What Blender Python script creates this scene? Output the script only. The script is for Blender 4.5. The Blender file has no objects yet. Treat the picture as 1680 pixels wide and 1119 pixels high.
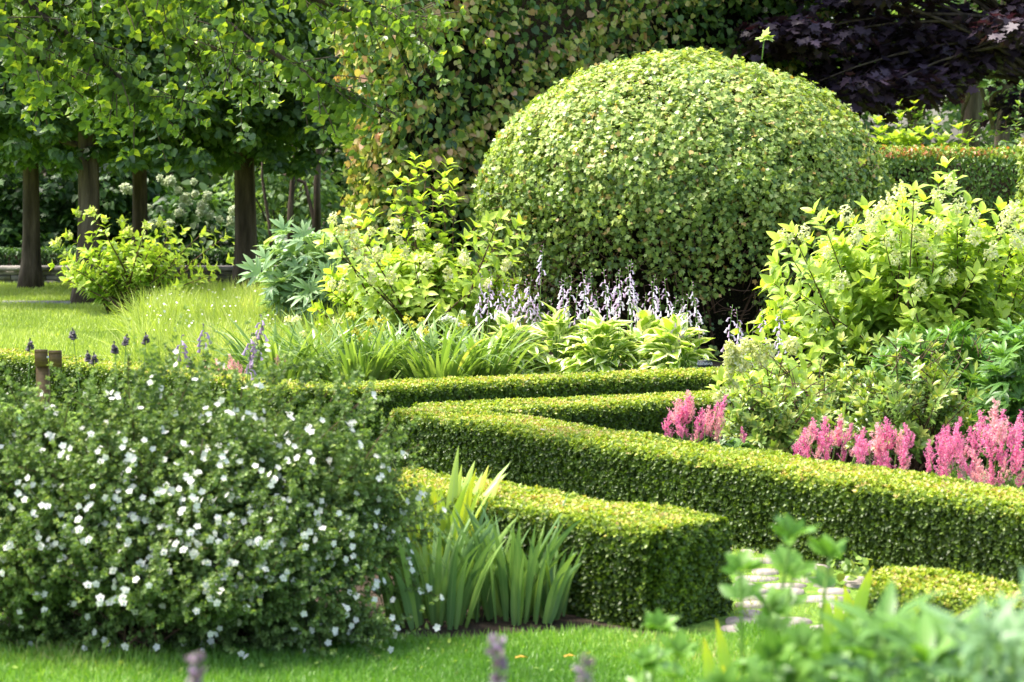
import bpy, math, random
import numpy as np
from mathutils import Vector

# ------------------------------------------------------------------ camera, sky, sun
S = bpy.context.scene
C = S.collection
F = 3200.0          # focal length in pixels of the 1680 px wide photograph
H = 1.7             # eye height
HOR = 290.0         # row of the horizon
PITCH = math.atan((559.5 - HOR) / F)
cd = bpy.data.cameras.new("camera"); cam = bpy.data.objects.new("camera", cd); C.objects.link(cam)
cam.location = (0, 0, H); cam.rotation_euler = (math.pi / 2 - PITCH, 0, 0)
cd.sensor_width = 36.0; cd.lens = F / 1680 * 36.0
cd.clip_start = 0.05; cd.clip_end = 2000
cd.dof.use_dof = True; cd.dof.focus_distance = 13.5; cd.dof.aperture_fstop = 4.6
S.camera = cam
SUN_EL, SUN_AZ = math.radians(64), math.radians(-72)   # azimuth measured from +Y (away from the camera) towards +X
w = bpy.data.worlds.new("World"); S.world = w; w.use_nodes = True
nt = w.node_tree; nt.nodes.clear()
sky = nt.nodes.new("ShaderNodeTexSky"); sky.sky_type = 'NISHITA'; sky.sun_disc = False
sky.sun_elevation = SUN_EL; sky.sun_rotation = SUN_AZ
sky.air_density = 1.0; sky.dust_density = 4.0; sky.ozone_density = 0.6
bg = nt.nodes.new("ShaderNodeBackground"); bg.inputs[1].default_value = 0.15
wo = nt.nodes.new("ShaderNodeOutputWorld")
nt.links.new(sky.outputs[0], bg.inputs[0]); nt.links.new(bg.outputs[0], wo.inputs[0])
sl = bpy.data.lights.new("sun", 'SUN'); sl.energy = 2.7; sl.angle = math.radians(9.0); sl.color = (1.0, 0.95, 0.86)
sun = bpy.data.objects.new("sun", sl); C.objects.link(sun)
sd = Vector((math.cos(SUN_EL) * math.sin(SUN_AZ), math.cos(SUN_EL) * math.cos(SUN_AZ), math.sin(SUN_EL)))
sun.rotation_euler = sd.to_track_quat('Z', 'Y').to_euler(); sun.location = sd * 30
S.view_settings.view_transform = 'Standard'; S.view_settings.look = 'None'
S.view_settings.exposure = 1.66; S.view_settings.gamma = 1.0
S.cycles.max_bounces = 8; S.cycles.diffuse_bounces = 4; S.cycles.glossy_bounces = 2
S.cycles.transparent_max_bounces = 4
S.cycles.sample_clamp_indirect = 6

rng = np.random.default_rng(7)
U = rng.uniform
cp, sp = math.cos(PITCH), math.sin(PITCH)

def ray(px, py):
    u = (px - 840.0) / F; v = -(py - 559.5) / F
    return np.array([u, cp + v * sp, -sp + v * cp])
def P(px, py, Y):                      # the point at distance Y seen at that pixel
    r = ray(px, py); return np.array([0, 0, H]) + r * (Y / r[1])
def G(px, py, z=0.0):                  # the point of the level z seen at that pixel
    r = ray(px, py); return np.array([0, 0, H]) + r * ((z - H) / r[2])
def X(px, Y): return (px - 840.0) / F * Y

# ------------------------------------------------------------------ materials
def new_mat(name):
    m = bpy.data.materials.new(name); m.use_nodes = True; m.node_tree.nodes.clear(); return m, m.node_tree
def rampnode(nt, stops):
    r = nt.nodes.new("ShaderNodeValToRGB"); e = r.color_ramp.elements
    while len(e) > 1: e.remove(e[-1])
    e[0].position = stops[0][0]; e[0].color = (*stops[0][1], 1)
    for p, c in stops[1:]:
        k = e.new(p); k.color = (*c, 1)
    return r
def leaf_mat(name, stops, trans=0.35, rough=0.5, margin=None, rib=None, spec=0.4, tcol=(1.25, 1.3, 0.5), msoft=0.06, mpos=0.66):
    m, nt = new_mat(name); L = nt.links
    at = nt.nodes.new("ShaderNodeAttribute"); at.attribute_name = "v"
    rp = rampnode(nt, stops); L.new(at.outputs["Fac"], rp.inputs[0]); col = rp.outputs[0]
    if margin or rib:
        uv = nt.nodes.new("ShaderNodeUVMap"); uv.uv_map = "uv"
        sx = nt.nodes.new("ShaderNodeSeparateXYZ"); L.new(uv.outputs[0], sx.inputs[0])
        ab = nt.nodes.new("ShaderNodeMath"); ab.operation = 'ABSOLUTE'; L.new(sx.outputs[0], ab.inputs[0])
        if margin:
            no = nt.nodes.new("ShaderNodeTexNoise"); no.inputs["Scale"].default_value = 30
            ad = nt.nodes.new("ShaderNodeMath"); ad.operation = 'MULTIPLY_ADD'; ad.inputs[1].default_value = 0.35
            L.new(no.outputs[0], ad.inputs[0]); L.new(ab.outputs[0], ad.inputs[2])
            mr = nt.nodes.new("ShaderNodeMapRange"); mr.inputs[1].default_value = mpos + .17; mr.inputs[2].default_value = mpos + .17 + msoft
            L.new(ad.outputs[0], mr.inputs[0])
            mx = nt.nodes.new("ShaderNodeMix"); mx.data_type = 'RGBA'; mx.inputs[7].default_value = (*margin, 1)
            L.new(mr.outputs[0], mx.inputs[0]); L.new(col, mx.inputs[6]); col = mx.outputs[2]
        if rib:
            mr = nt.nodes.new("ShaderNodeMapRange"); mr.inputs[1].default_value = 0.10; mr.inputs[2].default_value = 0.02
            mr.inputs[4].default_value = 0.7
            L.new(ab.outputs[0], mr.inputs[0])
            mx = nt.nodes.new("ShaderNodeMix"); mx.data_type = 'RGBA'; mx.inputs[7].default_value = (*rib, 1)
            L.new(mr.outputs[0], mx.inputs[0]); L.new(col, mx.inputs[6]); col = mx.outputs[2]
    pb = nt.nodes.new("ShaderNodeBsdfPrincipled"); pb.inputs["Roughness"].default_value = rough
    pb.inputs["Specular IOR Level"].default_value = spec
    L.new(col, pb.inputs["Base Color"])
    out = nt.nodes.new("ShaderNodeOutputMaterial")
    if trans > 0:
        ml = nt.nodes.new("ShaderNodeMix"); ml.data_type = 'RGBA'; ml.blend_type = 'MULTIPLY'; ml.inputs[0].default_value = 1
        ml.inputs[7].default_value = (*tcol, 1); L.new(col, ml.inputs[6])
        tr = nt.nodes.new("ShaderNodeBsdfTranslucent"); L.new(ml.outputs[2], tr.inputs[0])
        ms = nt.nodes.new("ShaderNodeMixShader"); ms.inputs[0].default_value = trans
        L.new(pb.outputs[0], ms.inputs[1]); L.new(tr.outputs[0], ms.inputs[2]); L.new(ms.outputs[0], out.inputs[0])
    else:
        L.new(pb.outputs[0], out.inputs[0])
    return m
def noise_mat(name, stops, scale=5, detail=8, rough=0.9, stretch=(1, 1, 1), bump=0.3, bscale=None, spec=0.25, dist=0.0, obj=True):
    m, nt = new_mat(name); L = nt.links
    tc = nt.nodes.new("ShaderNodeTexCoord"); mp = nt.nodes.new("ShaderNodeMapping"); mp.inputs["Scale"].default_value = stretch
    L.new(tc.outputs["Object"], mp.inputs[0])
    no = nt.nodes.new("ShaderNodeTexNoise"); no.inputs["Scale"].default_value = scale; no.inputs["Detail"].default_value = detail
    no.inputs["Roughness"].default_value = 0.65; no.inputs["Distortion"].default_value = dist
    L.new(mp.outputs[0], no.inputs["Vector"])
    rp = rampnode(nt, stops); L.new(no.outputs[0], rp.inputs[0])
    pb = nt.nodes.new("ShaderNodeBsdfPrincipled"); pb.inputs["Roughness"].default_value = rough; pb.inputs["Specular IOR Level"].default_value = spec
    L.new(rp.outputs[0], pb.inputs["Base Color"])
    if bump:
        n2 = nt.nodes.new("ShaderNodeTexNoise"); n2.inputs["Scale"].default_value = bscale or scale * 2; n2.inputs["Detail"].default_value = 6
        L.new(mp.outputs[0], n2.inputs["Vector"])
        bp = nt.nodes.new("ShaderNodeBump"); bp.inputs["Strength"].default_value = bump; bp.inputs["Distance"].default_value = 0.03
        L.new(n2.outputs[0], bp.inputs["Height"]); L.new(bp.outputs[0], pb.inputs["Normal"])
    out = nt.nodes.new("ShaderNodeOutputMaterial"); L.new(pb.outputs[0], out.inputs[0])
    return m

M = {}
M['box'] = leaf_mat('boxwood_leaf', [(0, (.05, .085, .012)), (.3, (.085, .15, .018)), (.55, (.16, .24, .022)), (.8, (.38, .49, .045)), (.92, (.50, .51, .09)), (1, (.50, .38, .14))], .3, .42)
M['lawn'] = leaf_mat('lawn_grass', [(0, (.12, .23, .02)), (.5, (.23, .37, .03)), (.9, (.38, .50, .06)), (1, (.5, .45, .18))], .35, .5)
M['front'] = leaf_mat('front_lawn_grass', [(0, (.07, .19, .02)), (.5, (.15, .33, .03)), (.85, (.28, .47, .06)), (.97, (.42, .55, .12)), (1, (.55, .5, .2))], .4, .45, spec=.6)
M['meadow'] = leaf_mat('meadow_grass', [(0, (.15, .23, .04)), (.5, (.34, .44, .07)), (.85, (.50, .58, .14)), (1, (.62, .60, .28))], .4, .5)
M['potentilla'] = leaf_mat('potentilla_leaf', [(0, (.05, .09, .025)), (.5, (.16, .25, .07)), (.85, (.32, .43, .13)), (1, (.5, .46, .18))], .35, .55)
M['iris'] = leaf_mat('iris_leaf', [(0, (.10, .20, .06)), (.4, (.18, .31, .10)), (.72, (.30, .46, .09)), (.84, (.50, .58, .06)), (.93, (.62, .50, .03)), (1, (.5, .18, .04))], .25, .4, rib=(.30, .42, .16), tcol=(1.1, 1.1, .5))
M['lily'] = leaf_mat('daylily_leaf', [(0, (.08, .16, .03)), (.5, (.2, .32, .07)), (.9, (.40, .52, .14)), (1, (.6, .55, .15))], .35, .33, spec=.6)
M['hosta'] = leaf_mat('hosta_leaf', [(0, (.13, .24, .02)), (.5, (.24, .40, .035)), (1, (.42, .55, .07))], .35, .4, margin=(.80, .84, .52), rib=(.38, .5, .12), mpos=.50)
M['hosta_blue'] = leaf_mat('hosta_leaf_dark', [(0, (.05, .13, .05)), (.5, (.10, .22, .08)), (1, (.18, .3, .08))], .25, .4, margin=(.6, .68, .42))
M['gold'] = leaf_mat('hydrangea_leaf', [(0, (.07, .14, .025)), (.35, (.16, .28, .04)), (.7, (.36, .50, .07)), (1, (.56, .66, .11))], .4, .42, rib=(.5, .6, .15))
M['peony'] = leaf_mat('peony_leaf', [(0, (.07, .15, .06)), (.5, (.17, .30, .13)), (1, (.34, .48, .22))], .28, .4)
M['peony_green'] = leaf_mat('peony_leaf_green', [(0, (.035, .10, .02)), (.5, (.085, .20, .035)), (1, (.18, .35, .05))], .33, .38, rib=(.3, .45, .12))
M['azalea'] = leaf_mat('azalea_leaf', [(0, (.04, .10, .02)), (.4, (.09, .18, .03)), (.8, (.25, .38, .06)), (1, (.46, .48, .12))], .3, .35, spec=.6)
M['viburnum'] = leaf_mat('viburnum_leaf', [(0, (.06, .12, .025)), (.4, (.16, .26, .045)), (.75, (.33, .44, .09)), (.93, (.50, .56, .17)), (1, (.5, .30, .10))], .3, .42, spec=.5)
M['linden'] = leaf_mat('linden_leaf', [(0, (.035, .08, .02)), (.5, (.08, .155, .04)), (.85, (.15, .25, .06)), (1, (.26, .34, .05))], .42, .42, spec=.6, tcol=(1.5, 1.5, .35))
M['apple'] = leaf_mat('branch_leaf', [(0, (.06, .11, .03)), (.5, (.13, .22, .05)), (.85, (.23, .35, .07)), (1, (.42, .48, .07))], .45, .4, spec=.6, tcol=(1.5, 1.5, .4))
M['redtip'] = leaf_mat('red_tip_leaf', [(0, (.05, .10, .03)), (.3, (.10, .19, .05)), (.55, (.22, .32, .06)), (.74, (.42, .48, .10)), (.88, (.56, .48, .18)), (1, (.62, .34, .22))], .35, .4)
M['purple'] = leaf_mat('purple_maple_leaf', [(0, (.012, .008, .014)), (.5, (.035, .02, .035)), (.9, (.07, .045, .07)), (1, (.11, .05, .04))], .2, .55, spec=.4, tcol=(1.8, .6, .6))
M['dark'] = leaf_mat('woodland_leaf', [(0, (.02, .05, .012)), (.5, (.045, .11, .025)), (.85, (.10, .2, .04)), (1, (.22, .36, .05))], .35, .5)
M['wood_far'] = leaf_mat('far_wood_leaf', [(0, (.05, .10, .035)), (.5, (.12, .2, .07)), (1, (.25, .36, .12))], .4, .55)
M['ivy'] = leaf_mat('clipped_hedge_leaf', [(0, (.05, .12, .02)), (.5, (.12, .23, .035)), (.88, (.3, .44, .06)), (.95, (.5, .4, .1)), (1, (.5, .2, .08))], .3, .42)
M['astilbe_leaf'] = leaf_mat('astilbe_leaf', [(0, (.05, .11, .02)), (.5, (.11, .22, .04)), (1, (.28, .42, .1))], .3, .4)
M['pink'] = leaf_mat('astilbe_plume', [(0, (.60, .10, .32)), (.5, (.84, .25, .48)), (.8, (.90, .44, .60)), (1, (.90, .66, .64))], .5, .7, tcol=(1.1, 1, 1))
M['palepink'] = leaf_mat('pale_plume', [(0, (.80, .38, .45)), (.6, (.88, .52, .54)), (1, (.88, .66, .58))], .5, .7, tcol=(1.1, 1, 1))
M['lilac'] = leaf_mat('hosta_bloom', [(0, (.34, .20, .28)), (.3, (.58, .42, .58)), (.65, (.82, .74, .86)), (1, (.90, .88, .92))], .35, .5, tcol=(1, 1, 1.05))
M['violet'] = leaf_mat('violet_bloom', [(0, (.16, .10, .12)), (.5, (.34, .24, .36)), (1, (.6, .48, .7))], .35, .6, tcol=(1, 1, 1))
M['budhead'] = leaf_mat('bud_head', [(0, (.04, .04, .035)), (.6, (.10, .09, .09)), (1, (.25, .2, .28))], .3, .6, tcol=(1, 1, 1))
M['cream'] = leaf_mat('cream_bloom', [(0, (.52, .60, .12)), (.5, (.74, .76, .34)), (1, (.88, .87, .66))], .5, .6, tcol=(1, 1, .8))
M['whitish'] = leaf_mat('white_hydrangea_bloom', [(0, (.5, .6, .35)), (1, (.85, .87, .72))], .4, .6, tcol=(1, 1, .9))
M['white'] = leaf_mat('white_petal', [(0, (.72, .73, .62)), (1, (.89, .88, .80))], .3, .55, tcol=(1, 1, 1))
M['yellow'] = leaf_mat('yellow_bloom', [(0, (.45, .5, .05)), (1, (.8, .68, .08))], .3, .55, tcol=(1, 1, .7))
M['bark'] = noise_mat('bark', [(.3, (.03, .022, .016)), (.5, (.085, .062, .045)), (.7, (.17, .13, .10))], 9, 10, .95, (1, 1, .14), 1.0, 14)
M['twig'] = noise_mat('twig', [(.3, (.05, .03, .018)), (.7, (.14, .085, .05))], 20, 4, .9, bump=0)
M['stem'] = noise_mat('green_stem', [(.3, (.10, .2, .04)), (.7, (.22, .36, .08))], 20, 4, .7, bump=0)
M['core'] = noise_mat('shade_core', [(.35, (.006, .006, .003)), (.6, (.022, .02, .01)), (.75, (.05, .045, .018))], 45, 8, 1.0, bump=1.0, bscale=70, spec=.1)  # near-black colour of the added cores, stands for shade inside the foliage
M['soil'] = noise_mat('soil', [(.3, (.022, .015, .009)), (.6, (.06, .042, .028)), (.8, (.10, .075, .05))], 14, 10, .95, bump=1.0, bscale=30)
M['turf'] = noise_mat('turf_ground', [(.3, (.06, .10, .015)), (.5, (.14, .25, .03)), (.75, (.28, .40, .06))], 9, 10, .95, bump=.8, bscale=60)
M['stone'] = noise_mat('wall_stone', [(.3, (.10, .09, .08)), (.55, (.24, .22, .19)), (.8, (.38, .35, .30))], 4, 10, .9, bump=.8, bscale=12)
M['kerb'] = noise_mat('kerb_stone', [(.3, (.25, .23, .22)), (.7, (.5, .47, .45))], 6, 8, .9, bump=.4)
M['paving'] = noise_mat('paving_stone', [(.3, (.20, .17, .14)), (.5, (.32, .28, .24)), (.75, (.42, .38, .33))], 7, 10, .85, bump=.5, bscale=25)
M['board'] = noise_mat('brown_board', [(.3, (.08, .05, .02)), (.7, (.15, .10, .04))], 8, 8, .6, (1, 1, 8), .2)
M['slate'] = noise_mat('slate_plate', [(.3, (.018, .024, .03)), (.7, (.035, .043, .05))], 10, 4, .5, bump=0)
M['metal'] = noise_mat('wire_metal', [(.3, (.45, .45, .45)), (.7, (.6, .6, .6))], 10, 2, .35, bump=0, spec=.6)
M['paint'] = noise_mat('white_paint', [(.3, (.75, .77, .78)), (.7, (.85, .86, .87))], 10, 2, .6, bump=0)

# ------------------------------------------------------------------ leaf shapes (length along +y, face up +z)
def blade_tpl(rows, fold=0.25, droop=0.12, wave=0.0):
    """rows: (t, half width); first and last rows have width 0"""
    V = []; T = []; uv = []
    idx = []
    wmax = max(r[1] for r in rows)
    for k, (t, hw) in enumerate(rows):
        z = -droop * t * t
        if hw == 0: idx.append((len(V),)); V.append((0, t, z)); uv.append((0, t))
        else:
            wz = wave * (1 if k % 2 else -1)
            idx.append((len(V), len(V) + 1, len(V) + 2))
            V += [(-hw, t, z + fold * hw + wz * hw), (0, t, z), (hw, t, z + fold * hw - wz * hw)]; uv += [(-1, t), (0, t), (1, t)]
    for a, b in zip(idx[:-1], idx[1:]):
        if len(a) == 1 and len(b) == 3: T += [(a[0], b[1], b[0]), (a[0], b[2], b[1])]
        elif len(a) == 3 and len(b) == 1: T += [(a[0], a[1], b[0]), (a[1], a[2], b[0])]
        elif len(a) == 3: T += [(a[0], a[1], b[1]), (a[0], b[1], b[0]), (a[1], a[2], b[2]), (a[1], b[2], b[1])]
    return np.array(V, float), np.array(T), np.array(uv, float)
def fan_tpl(out, cup=0.12, c=(0, .45), droop=0.1):
    V = [(c[0], c[1], 0)]; uv = [(0, .5)]
    cc = np.array(c)
    for x, y in out:
        r = math.hypot(x - c[0], y - c[1]); V.append((x, y, cup * r - droop * y * y * 1.5)); uv.append((x * 2, y))
    n = len(out); T = [(0, i + 1, (i + 1) % n + 1) for i in range(n)]
    return np.array(V, float), np.array(T), np.array(uv, float)
def mirror(half):   # half outline from base to tip on +x, points on the axis once
    return half + [(-x, y) for x, y in reversed(half) if x > 1e-6]
T_TINY = (np.array([(0, 0, 0), (.3, .5, .08), (0, 1, 0), (-.3, .5, .08)], float), np.array([(0, 1, 2), (0, 2, 3)]), np.array([(0, 0), (1, .5), (0, 1), (-1, .5)], float))
T_OVATE = blade_tpl([(0, 0), (.18, .16), (.45, .26), (.75, .16), (1, 0)], .3, .18)
T_HYD = blade_tpl([(0, 0), (.12, .12), (.35, .23), (.6, .22), (.82, .12), (1, 0)], .32, .28, .08)
T_LANCE = blade_tpl([(0, 0), (.2, .09), (.5, .14), (.8, .08), (1, 0)], .35, .3)
T_BROAD = blade_tpl([(0, 0), (.12, .2), (.32, .33), (.6, .30), (.82, .15), (1, 0)], .28, .3, .12)
T_ROUND = blade_tpl([(0, 0), (.15, .28), (.5, .42), (.85, .25), (1, 0)], .15, .1)
T_HEART = fan_tpl(mirror([(0, .08), (.22, -.05), (.42, .12), (.47, .42), (.33, .72), (.12, .9), (0, 1.08)]))
T_LOBED = fan_tpl(mirror([(0, .05), (.2, .0), (.46, .16), (.36, .34), (.58, .62), (.24, .62), (.16, .8), (0, 1.08)]), .15)
T_MAPLE = fan_tpl(mirror([(0, .1), (.18, 0), (.5, .05), (.32, .25), (.66, .52), (.30, .50), (.26, .75), (.1, .72), (0, 1.08)]), .12)
T_GRASS = blade_tpl([(0, .025), (.35, .022), (.7, .015), (1, 0)], .2, .0)
def sprig(tpl, n, tilt, seed, spread=1.0, zpos=.5):
    """n leaflets round an axis along +y"""
    r = np.random.default_rng(seed); V0, T0, u0 = tpl; Vs = []; Ts = []; us = []
    for k in range(n):
        a = k * 2.4 + r.uniform(-.4, .4); tl = tilt * r.uniform(.7, 1.2); s = r.uniform(.7, 1.0)
        d = np.array([math.sin(tl) * math.cos(a), math.cos(tl), math.sin(tl) * math.sin(a)])
        nn = np.array([-math.cos(tl) * math.cos(a), math.sin(tl), -math.cos(tl) * math.sin(a)])
        x = np.cross(d, nn)
        B = np.stack([x, d, nn], 0)
        off = np.array([0, zpos * (k / n) * spread, 0])
        Vs.append((V0 * s) @ B + off); Ts.append(T0 + len(V0) * k); us.append(u0)
    return np.concatenate(Vs), np.concatenate(Ts), np.concatenate(us)
SP_BOX = [sprig(T_TINY, 6, 1.0, s) for s in (1, 2, 3)]
T_OV4 = blade_tpl([(0, 0), (.45, .25), (1, 0)], .3, .15)
SP_POT = [sprig(T_TINY, 5, 1.0, s, zpos=.7) for s in (4, 5, 6)]
SP_PEONY = sprig(T_LANCE, 5, .85, 9, zpos=.3)
def palm(tpl, angs, scales):           # leaflets spread in one plane (compound or deeply cut leaf)
    V0, T0, u0 = tpl; Vs = []; Ts = []; us = []
    for k, (a, s, y0) in enumerate(zip(angs, scales, [0, .1, .1, .35, .35, .35, .3][:len(angs)])):
        c, sn = math.cos(a), math.sin(a); R = np.array([[c, -sn, 0], [sn, c, 0], [0, 0, 1]])
        V = (V0 * s) @ R; V[:, 1] += y0; Vs.append(V); Ts.append(T0 + len(V0) * k); us.append(u0)
    return np.concatenate(Vs), np.concatenate(Ts), np.concatenate(us)
T_CUT = palm(T_OVATE, [0, .95, -.95, .5, -.5], [1.0, .6, .6, .62, .62])

# ------------------------------------------------------------------ mesh builder
def unit(a): return a / np.maximum(np.linalg.norm(a, axis=-1, keepdims=True), 1e-9)
class MB:
    def __init__(s): s.V = []; s.T = []; s.u = []; s.v = []; s.n = 0
    def raw(s, V, T, uv=None, v=0.5):
        V = np.asarray(V, float); T = np.asarray(T)
        s.V.append(V); s.T.append(T + s.n); s.n += len(V)
        s.u.append(np.zeros((len(V), 2)) if uv is None else uv)
        s.v.append(np.full(len(V), v) if np.isscalar(v) else v)
    def leaves(s, tpl, pos, d, n, size, v, wide=None):
        pos = np.asarray(pos, float); N = len(pos)
        if N == 0: return
        V0, T0, u0 = tpl; d = unit(np.asarray(d, float)); n = np.asarray(n, float)
        x = unit(np.cross(d, n)); n = np.cross(x, d)
        size = np.broadcast_to(size, (N,)); wd = np.broadcast_to(1.0 if wide is None else wide, (N,))
        L = V0[None] * size[:, None, None]
        V = pos[:, None] + L[..., 0:1] * wd[:, None, None] * x[:, None] + L[..., 1:2] * d[:, None] + L[..., 2:3] * n[:, None]
        k = len(V0)
        T = T0[None] + (np.arange(N) * k)[:, None, None]
        s.raw(V.reshape(-1, 3), T.reshape(-1, 3), np.tile(u0, (N, 1)), np.repeat(np.broadcast_to(v, (N,)), k))
    def ribbon(s, pts, wid, side, v=.5, fold=.15):
        """a strap leaf: pts (n,3), half widths (n), side direction"""
        pts = np.asarray(pts); n = len(pts); tang = unit(np.gradient(pts, axis=0))
        sd = unit(np.asarray(side, float)[None] - (tang @ np.asarray(side, float))[:, None] * tang)
        up = np.cross(sd, tang); wid = np.asarray(wid)[:, None]
        V = np.stack([pts - sd * wid + up * wid * fold, pts, pts + sd * wid + up * wid * fold], 1).reshape(-1, 3)
        T = []
        for i in range(n - 1):
            a = 3 * i; b = a + 3
            T += [(a, a + 1, b + 1), (a, b + 1, b), (a + 1, a + 2, b + 2), (a + 1, b + 2, b + 1)]
        t = np.linspace(0, 1, n); uv = np.stack([np.stack([-np.ones(n), t], 1), np.stack([np.zeros(n), t], 1), np.stack([np.ones(n), t], 1)], 1).reshape(-1, 2)
        s.raw(V, T, uv, v)
    def tube(s, pts, r, sides=6, v=.5, cap=True, rough=0):
        pts = np.asarray(pts, float); n = len(pts); r = np.broadcast_to(r, (n,))
        tang = unit(np.gradient(pts, axis=0)); ref = np.array([1, 0, 0]) if abs(tang[0][0]) < .8 else np.array([0, 1, 0])
        a = unit(np.cross(tang, ref)); b = np.cross(tang, a)
        th = np.arange(sides) / sides * 2 * math.pi
        rr = r[:, None] * (1 + (rough * np.sin(th * 3 + 1)[None] + rough * .7 * np.sin(th * 5)[None] if rough else 0))
        V = pts[:, None] + rr[..., None] * (np.cos(th)[None, :, None] * a[:, None] + np.sin(th)[None, :, None] * b[:, None])
        T = []
        for i in range(n - 1):
            for k in range(sides):
                k2 = (k + 1) % sides; p = i * sides + k; q = i * sides + k2
                T += [(p, q, q + sides), (p, q + sides, p + sides)]
        if cap:
            for k in range(1, sides - 1): T += [(0, k + 1, k), ((n - 1) * sides, (n - 1) * sides + k, (n - 1) * sides + k + 1)]
        s.raw(V.reshape(-1, 3), T, None, v)
    def box(s, c, h, rz=0):
        c = np.asarray(c, float); h = np.asarray(h, float)
        V = np.array([(x, y, z) for x in (-1, 1) for y in (-1, 1) for z in (-1, 1)], float) * h
        ca, sa = math.cos(rz), math.sin(rz); V = V @ np.array([[ca, sa, 0], [-sa, ca, 0], [0, 0, 1]]) + c
        Q = [(0, 1, 3, 2), (4, 6, 7, 5), (0, 4, 5, 1), (2, 3, 7, 6), (0, 2, 6, 4), (1, 5, 7, 3)]
        s.raw(V, [t for a, b, c2, d in Q for t in ((a, b, c2), (a, c2, d))])
    def build(s, name, mat, parent=None, smooth=False, origin=None):
        V = np.concatenate(s.V); T = np.concatenate(s.T); uv = np.concatenate(s.u); v = np.concatenate(s.v)
        if origin is not None: V = V - np.asarray(origin)
        me = bpy.data.meshes.new(name); me.vertices.add(len(V)); me.vertices.foreach_set("co", V.astype(np.float32).ravel())
        me.loops.add(len(T) * 3); me.loops.foreach_set("vertex_index", T.astype(np.int32).ravel())
        me.polygons.add(len(T)); me.polygons.foreach_set("loop_start", (np.arange(len(T)) * 3).astype(np.int32))
        me.update(calc_edges=True)
        ul = me.uv_layers.new(name="uv"); ul.data.foreach_set("uv", uv[T.ravel()].astype(np.float32).ravel())
        at = me.attributes.new("v", 'FLOAT', 'POINT'); at.data.foreach_set("value", np.clip(v, 0, 1).astype(np.float32))
        if smooth: me.polygons.foreach_set("use_smooth", np.ones(len(T), bool))
        me.materials.append(mat)
        o = bpy.data.objects.new(name, me); C.objects.link(o)
        if parent is not None:
            o.parent = parent
            if origin is None: o.location = -np.array(parent.location)
            else: o.location = np.asarray(origin) - np.array(parent.location)
        elif origin is not None: o.location = origin
        return o
def thing(name, label, cat, loc, group=None):
    o = bpy.data.objects.new(name, None); o.empty_display_size = .1; C.objects.link(o)
    o.location = (float(loc[0]), float(loc[1]), float(loc[2]) if len(loc) > 2 else 0.0)
    o['label'] = label; o['category'] = cat
    if group: o['group'] = group
    return o
def kind(o, k, label=None, cat=None):
    o['kind'] = k
    if label: o['label'] = label
    if cat: o['category'] = cat
    return o
def copy_part(o, parent, loc, rz=0, sc=1.0, rx=0, ry=0):
    c = o.copy(); C.objects.link(c); c.parent = parent
    c.location = np.asarray(loc) - np.array(parent.location); c.rotation_euler = (rx, ry, rz); c.scale = (sc, sc, sc); return c
def hide_proto(o): C.objects.unlink(o); bpy.data.objects.remove(o)

def rdir(n):
    a = rng.normal(size=(n, 3)); return unit(a)
def bez(a, b, c, n):
    t = np.linspace(0, 1, n)[:, None]; return (1 - t) ** 2 * a + 2 * t * (1 - t) * b + t * t * c
def snoise(p, s=1.0, seed=0):
    """cheap smooth noise in -1..1 from summed sines"""
    r = np.random.default_rng(seed); o = 0; tot = 0
    for k in range(6):
        f = r.normal(size=3) * s * (1 + .5 * k); ph = r.uniform(0, 6.28); a = 1 / (1 + .4 * k); o = o + a * np.sin(p @ f + ph); tot += a
    return o / tot * 1.6

# ------------------------------------------------------------------ plant generators
Z = np.array([0, 0, 1.0])
def frames(t):
    ref = np.where(np.abs(t[..., 2:3]) > .9, np.array([1., 0, 0]), np.array([0, 0, 1.]))
    a = unit(np.cross(t, ref)); return a, np.cross(t, a)
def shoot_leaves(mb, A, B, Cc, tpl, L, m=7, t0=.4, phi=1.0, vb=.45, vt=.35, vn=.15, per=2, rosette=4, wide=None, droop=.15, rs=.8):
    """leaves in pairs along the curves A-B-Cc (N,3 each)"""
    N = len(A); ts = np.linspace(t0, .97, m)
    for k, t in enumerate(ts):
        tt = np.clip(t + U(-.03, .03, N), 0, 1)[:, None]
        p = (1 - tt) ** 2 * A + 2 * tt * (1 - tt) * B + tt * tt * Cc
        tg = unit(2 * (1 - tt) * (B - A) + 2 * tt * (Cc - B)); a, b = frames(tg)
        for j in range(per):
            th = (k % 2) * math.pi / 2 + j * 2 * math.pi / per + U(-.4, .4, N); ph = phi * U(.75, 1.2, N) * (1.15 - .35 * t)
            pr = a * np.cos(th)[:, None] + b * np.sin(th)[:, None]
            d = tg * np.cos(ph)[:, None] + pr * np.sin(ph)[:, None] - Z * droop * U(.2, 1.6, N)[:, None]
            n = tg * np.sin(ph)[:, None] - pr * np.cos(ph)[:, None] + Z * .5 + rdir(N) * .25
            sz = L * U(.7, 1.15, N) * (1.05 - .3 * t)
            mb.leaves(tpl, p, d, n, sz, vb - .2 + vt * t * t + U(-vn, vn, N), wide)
    if rosette:
        tg = unit(Cc - B); a, b = frames(tg)
        for j in range(rosette):
            th = j * 2 * math.pi / rosette + U(-.5, .5, N); ph = U(.35, .95, N)
            pr = a * np.cos(th)[:, None] + b * np.sin(th)[:, None]
            mb.leaves(tpl, Cc - tg * .005, tg * np.cos(ph)[:, None] + pr * np.sin(ph)[:, None], tg * np.sin(ph)[:, None] - pr * np.cos(ph)[:, None],
                      L * rs * U(.7, 1.1, N), vb + vt * .8 + U(-vn, vn, N), wide)
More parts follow.
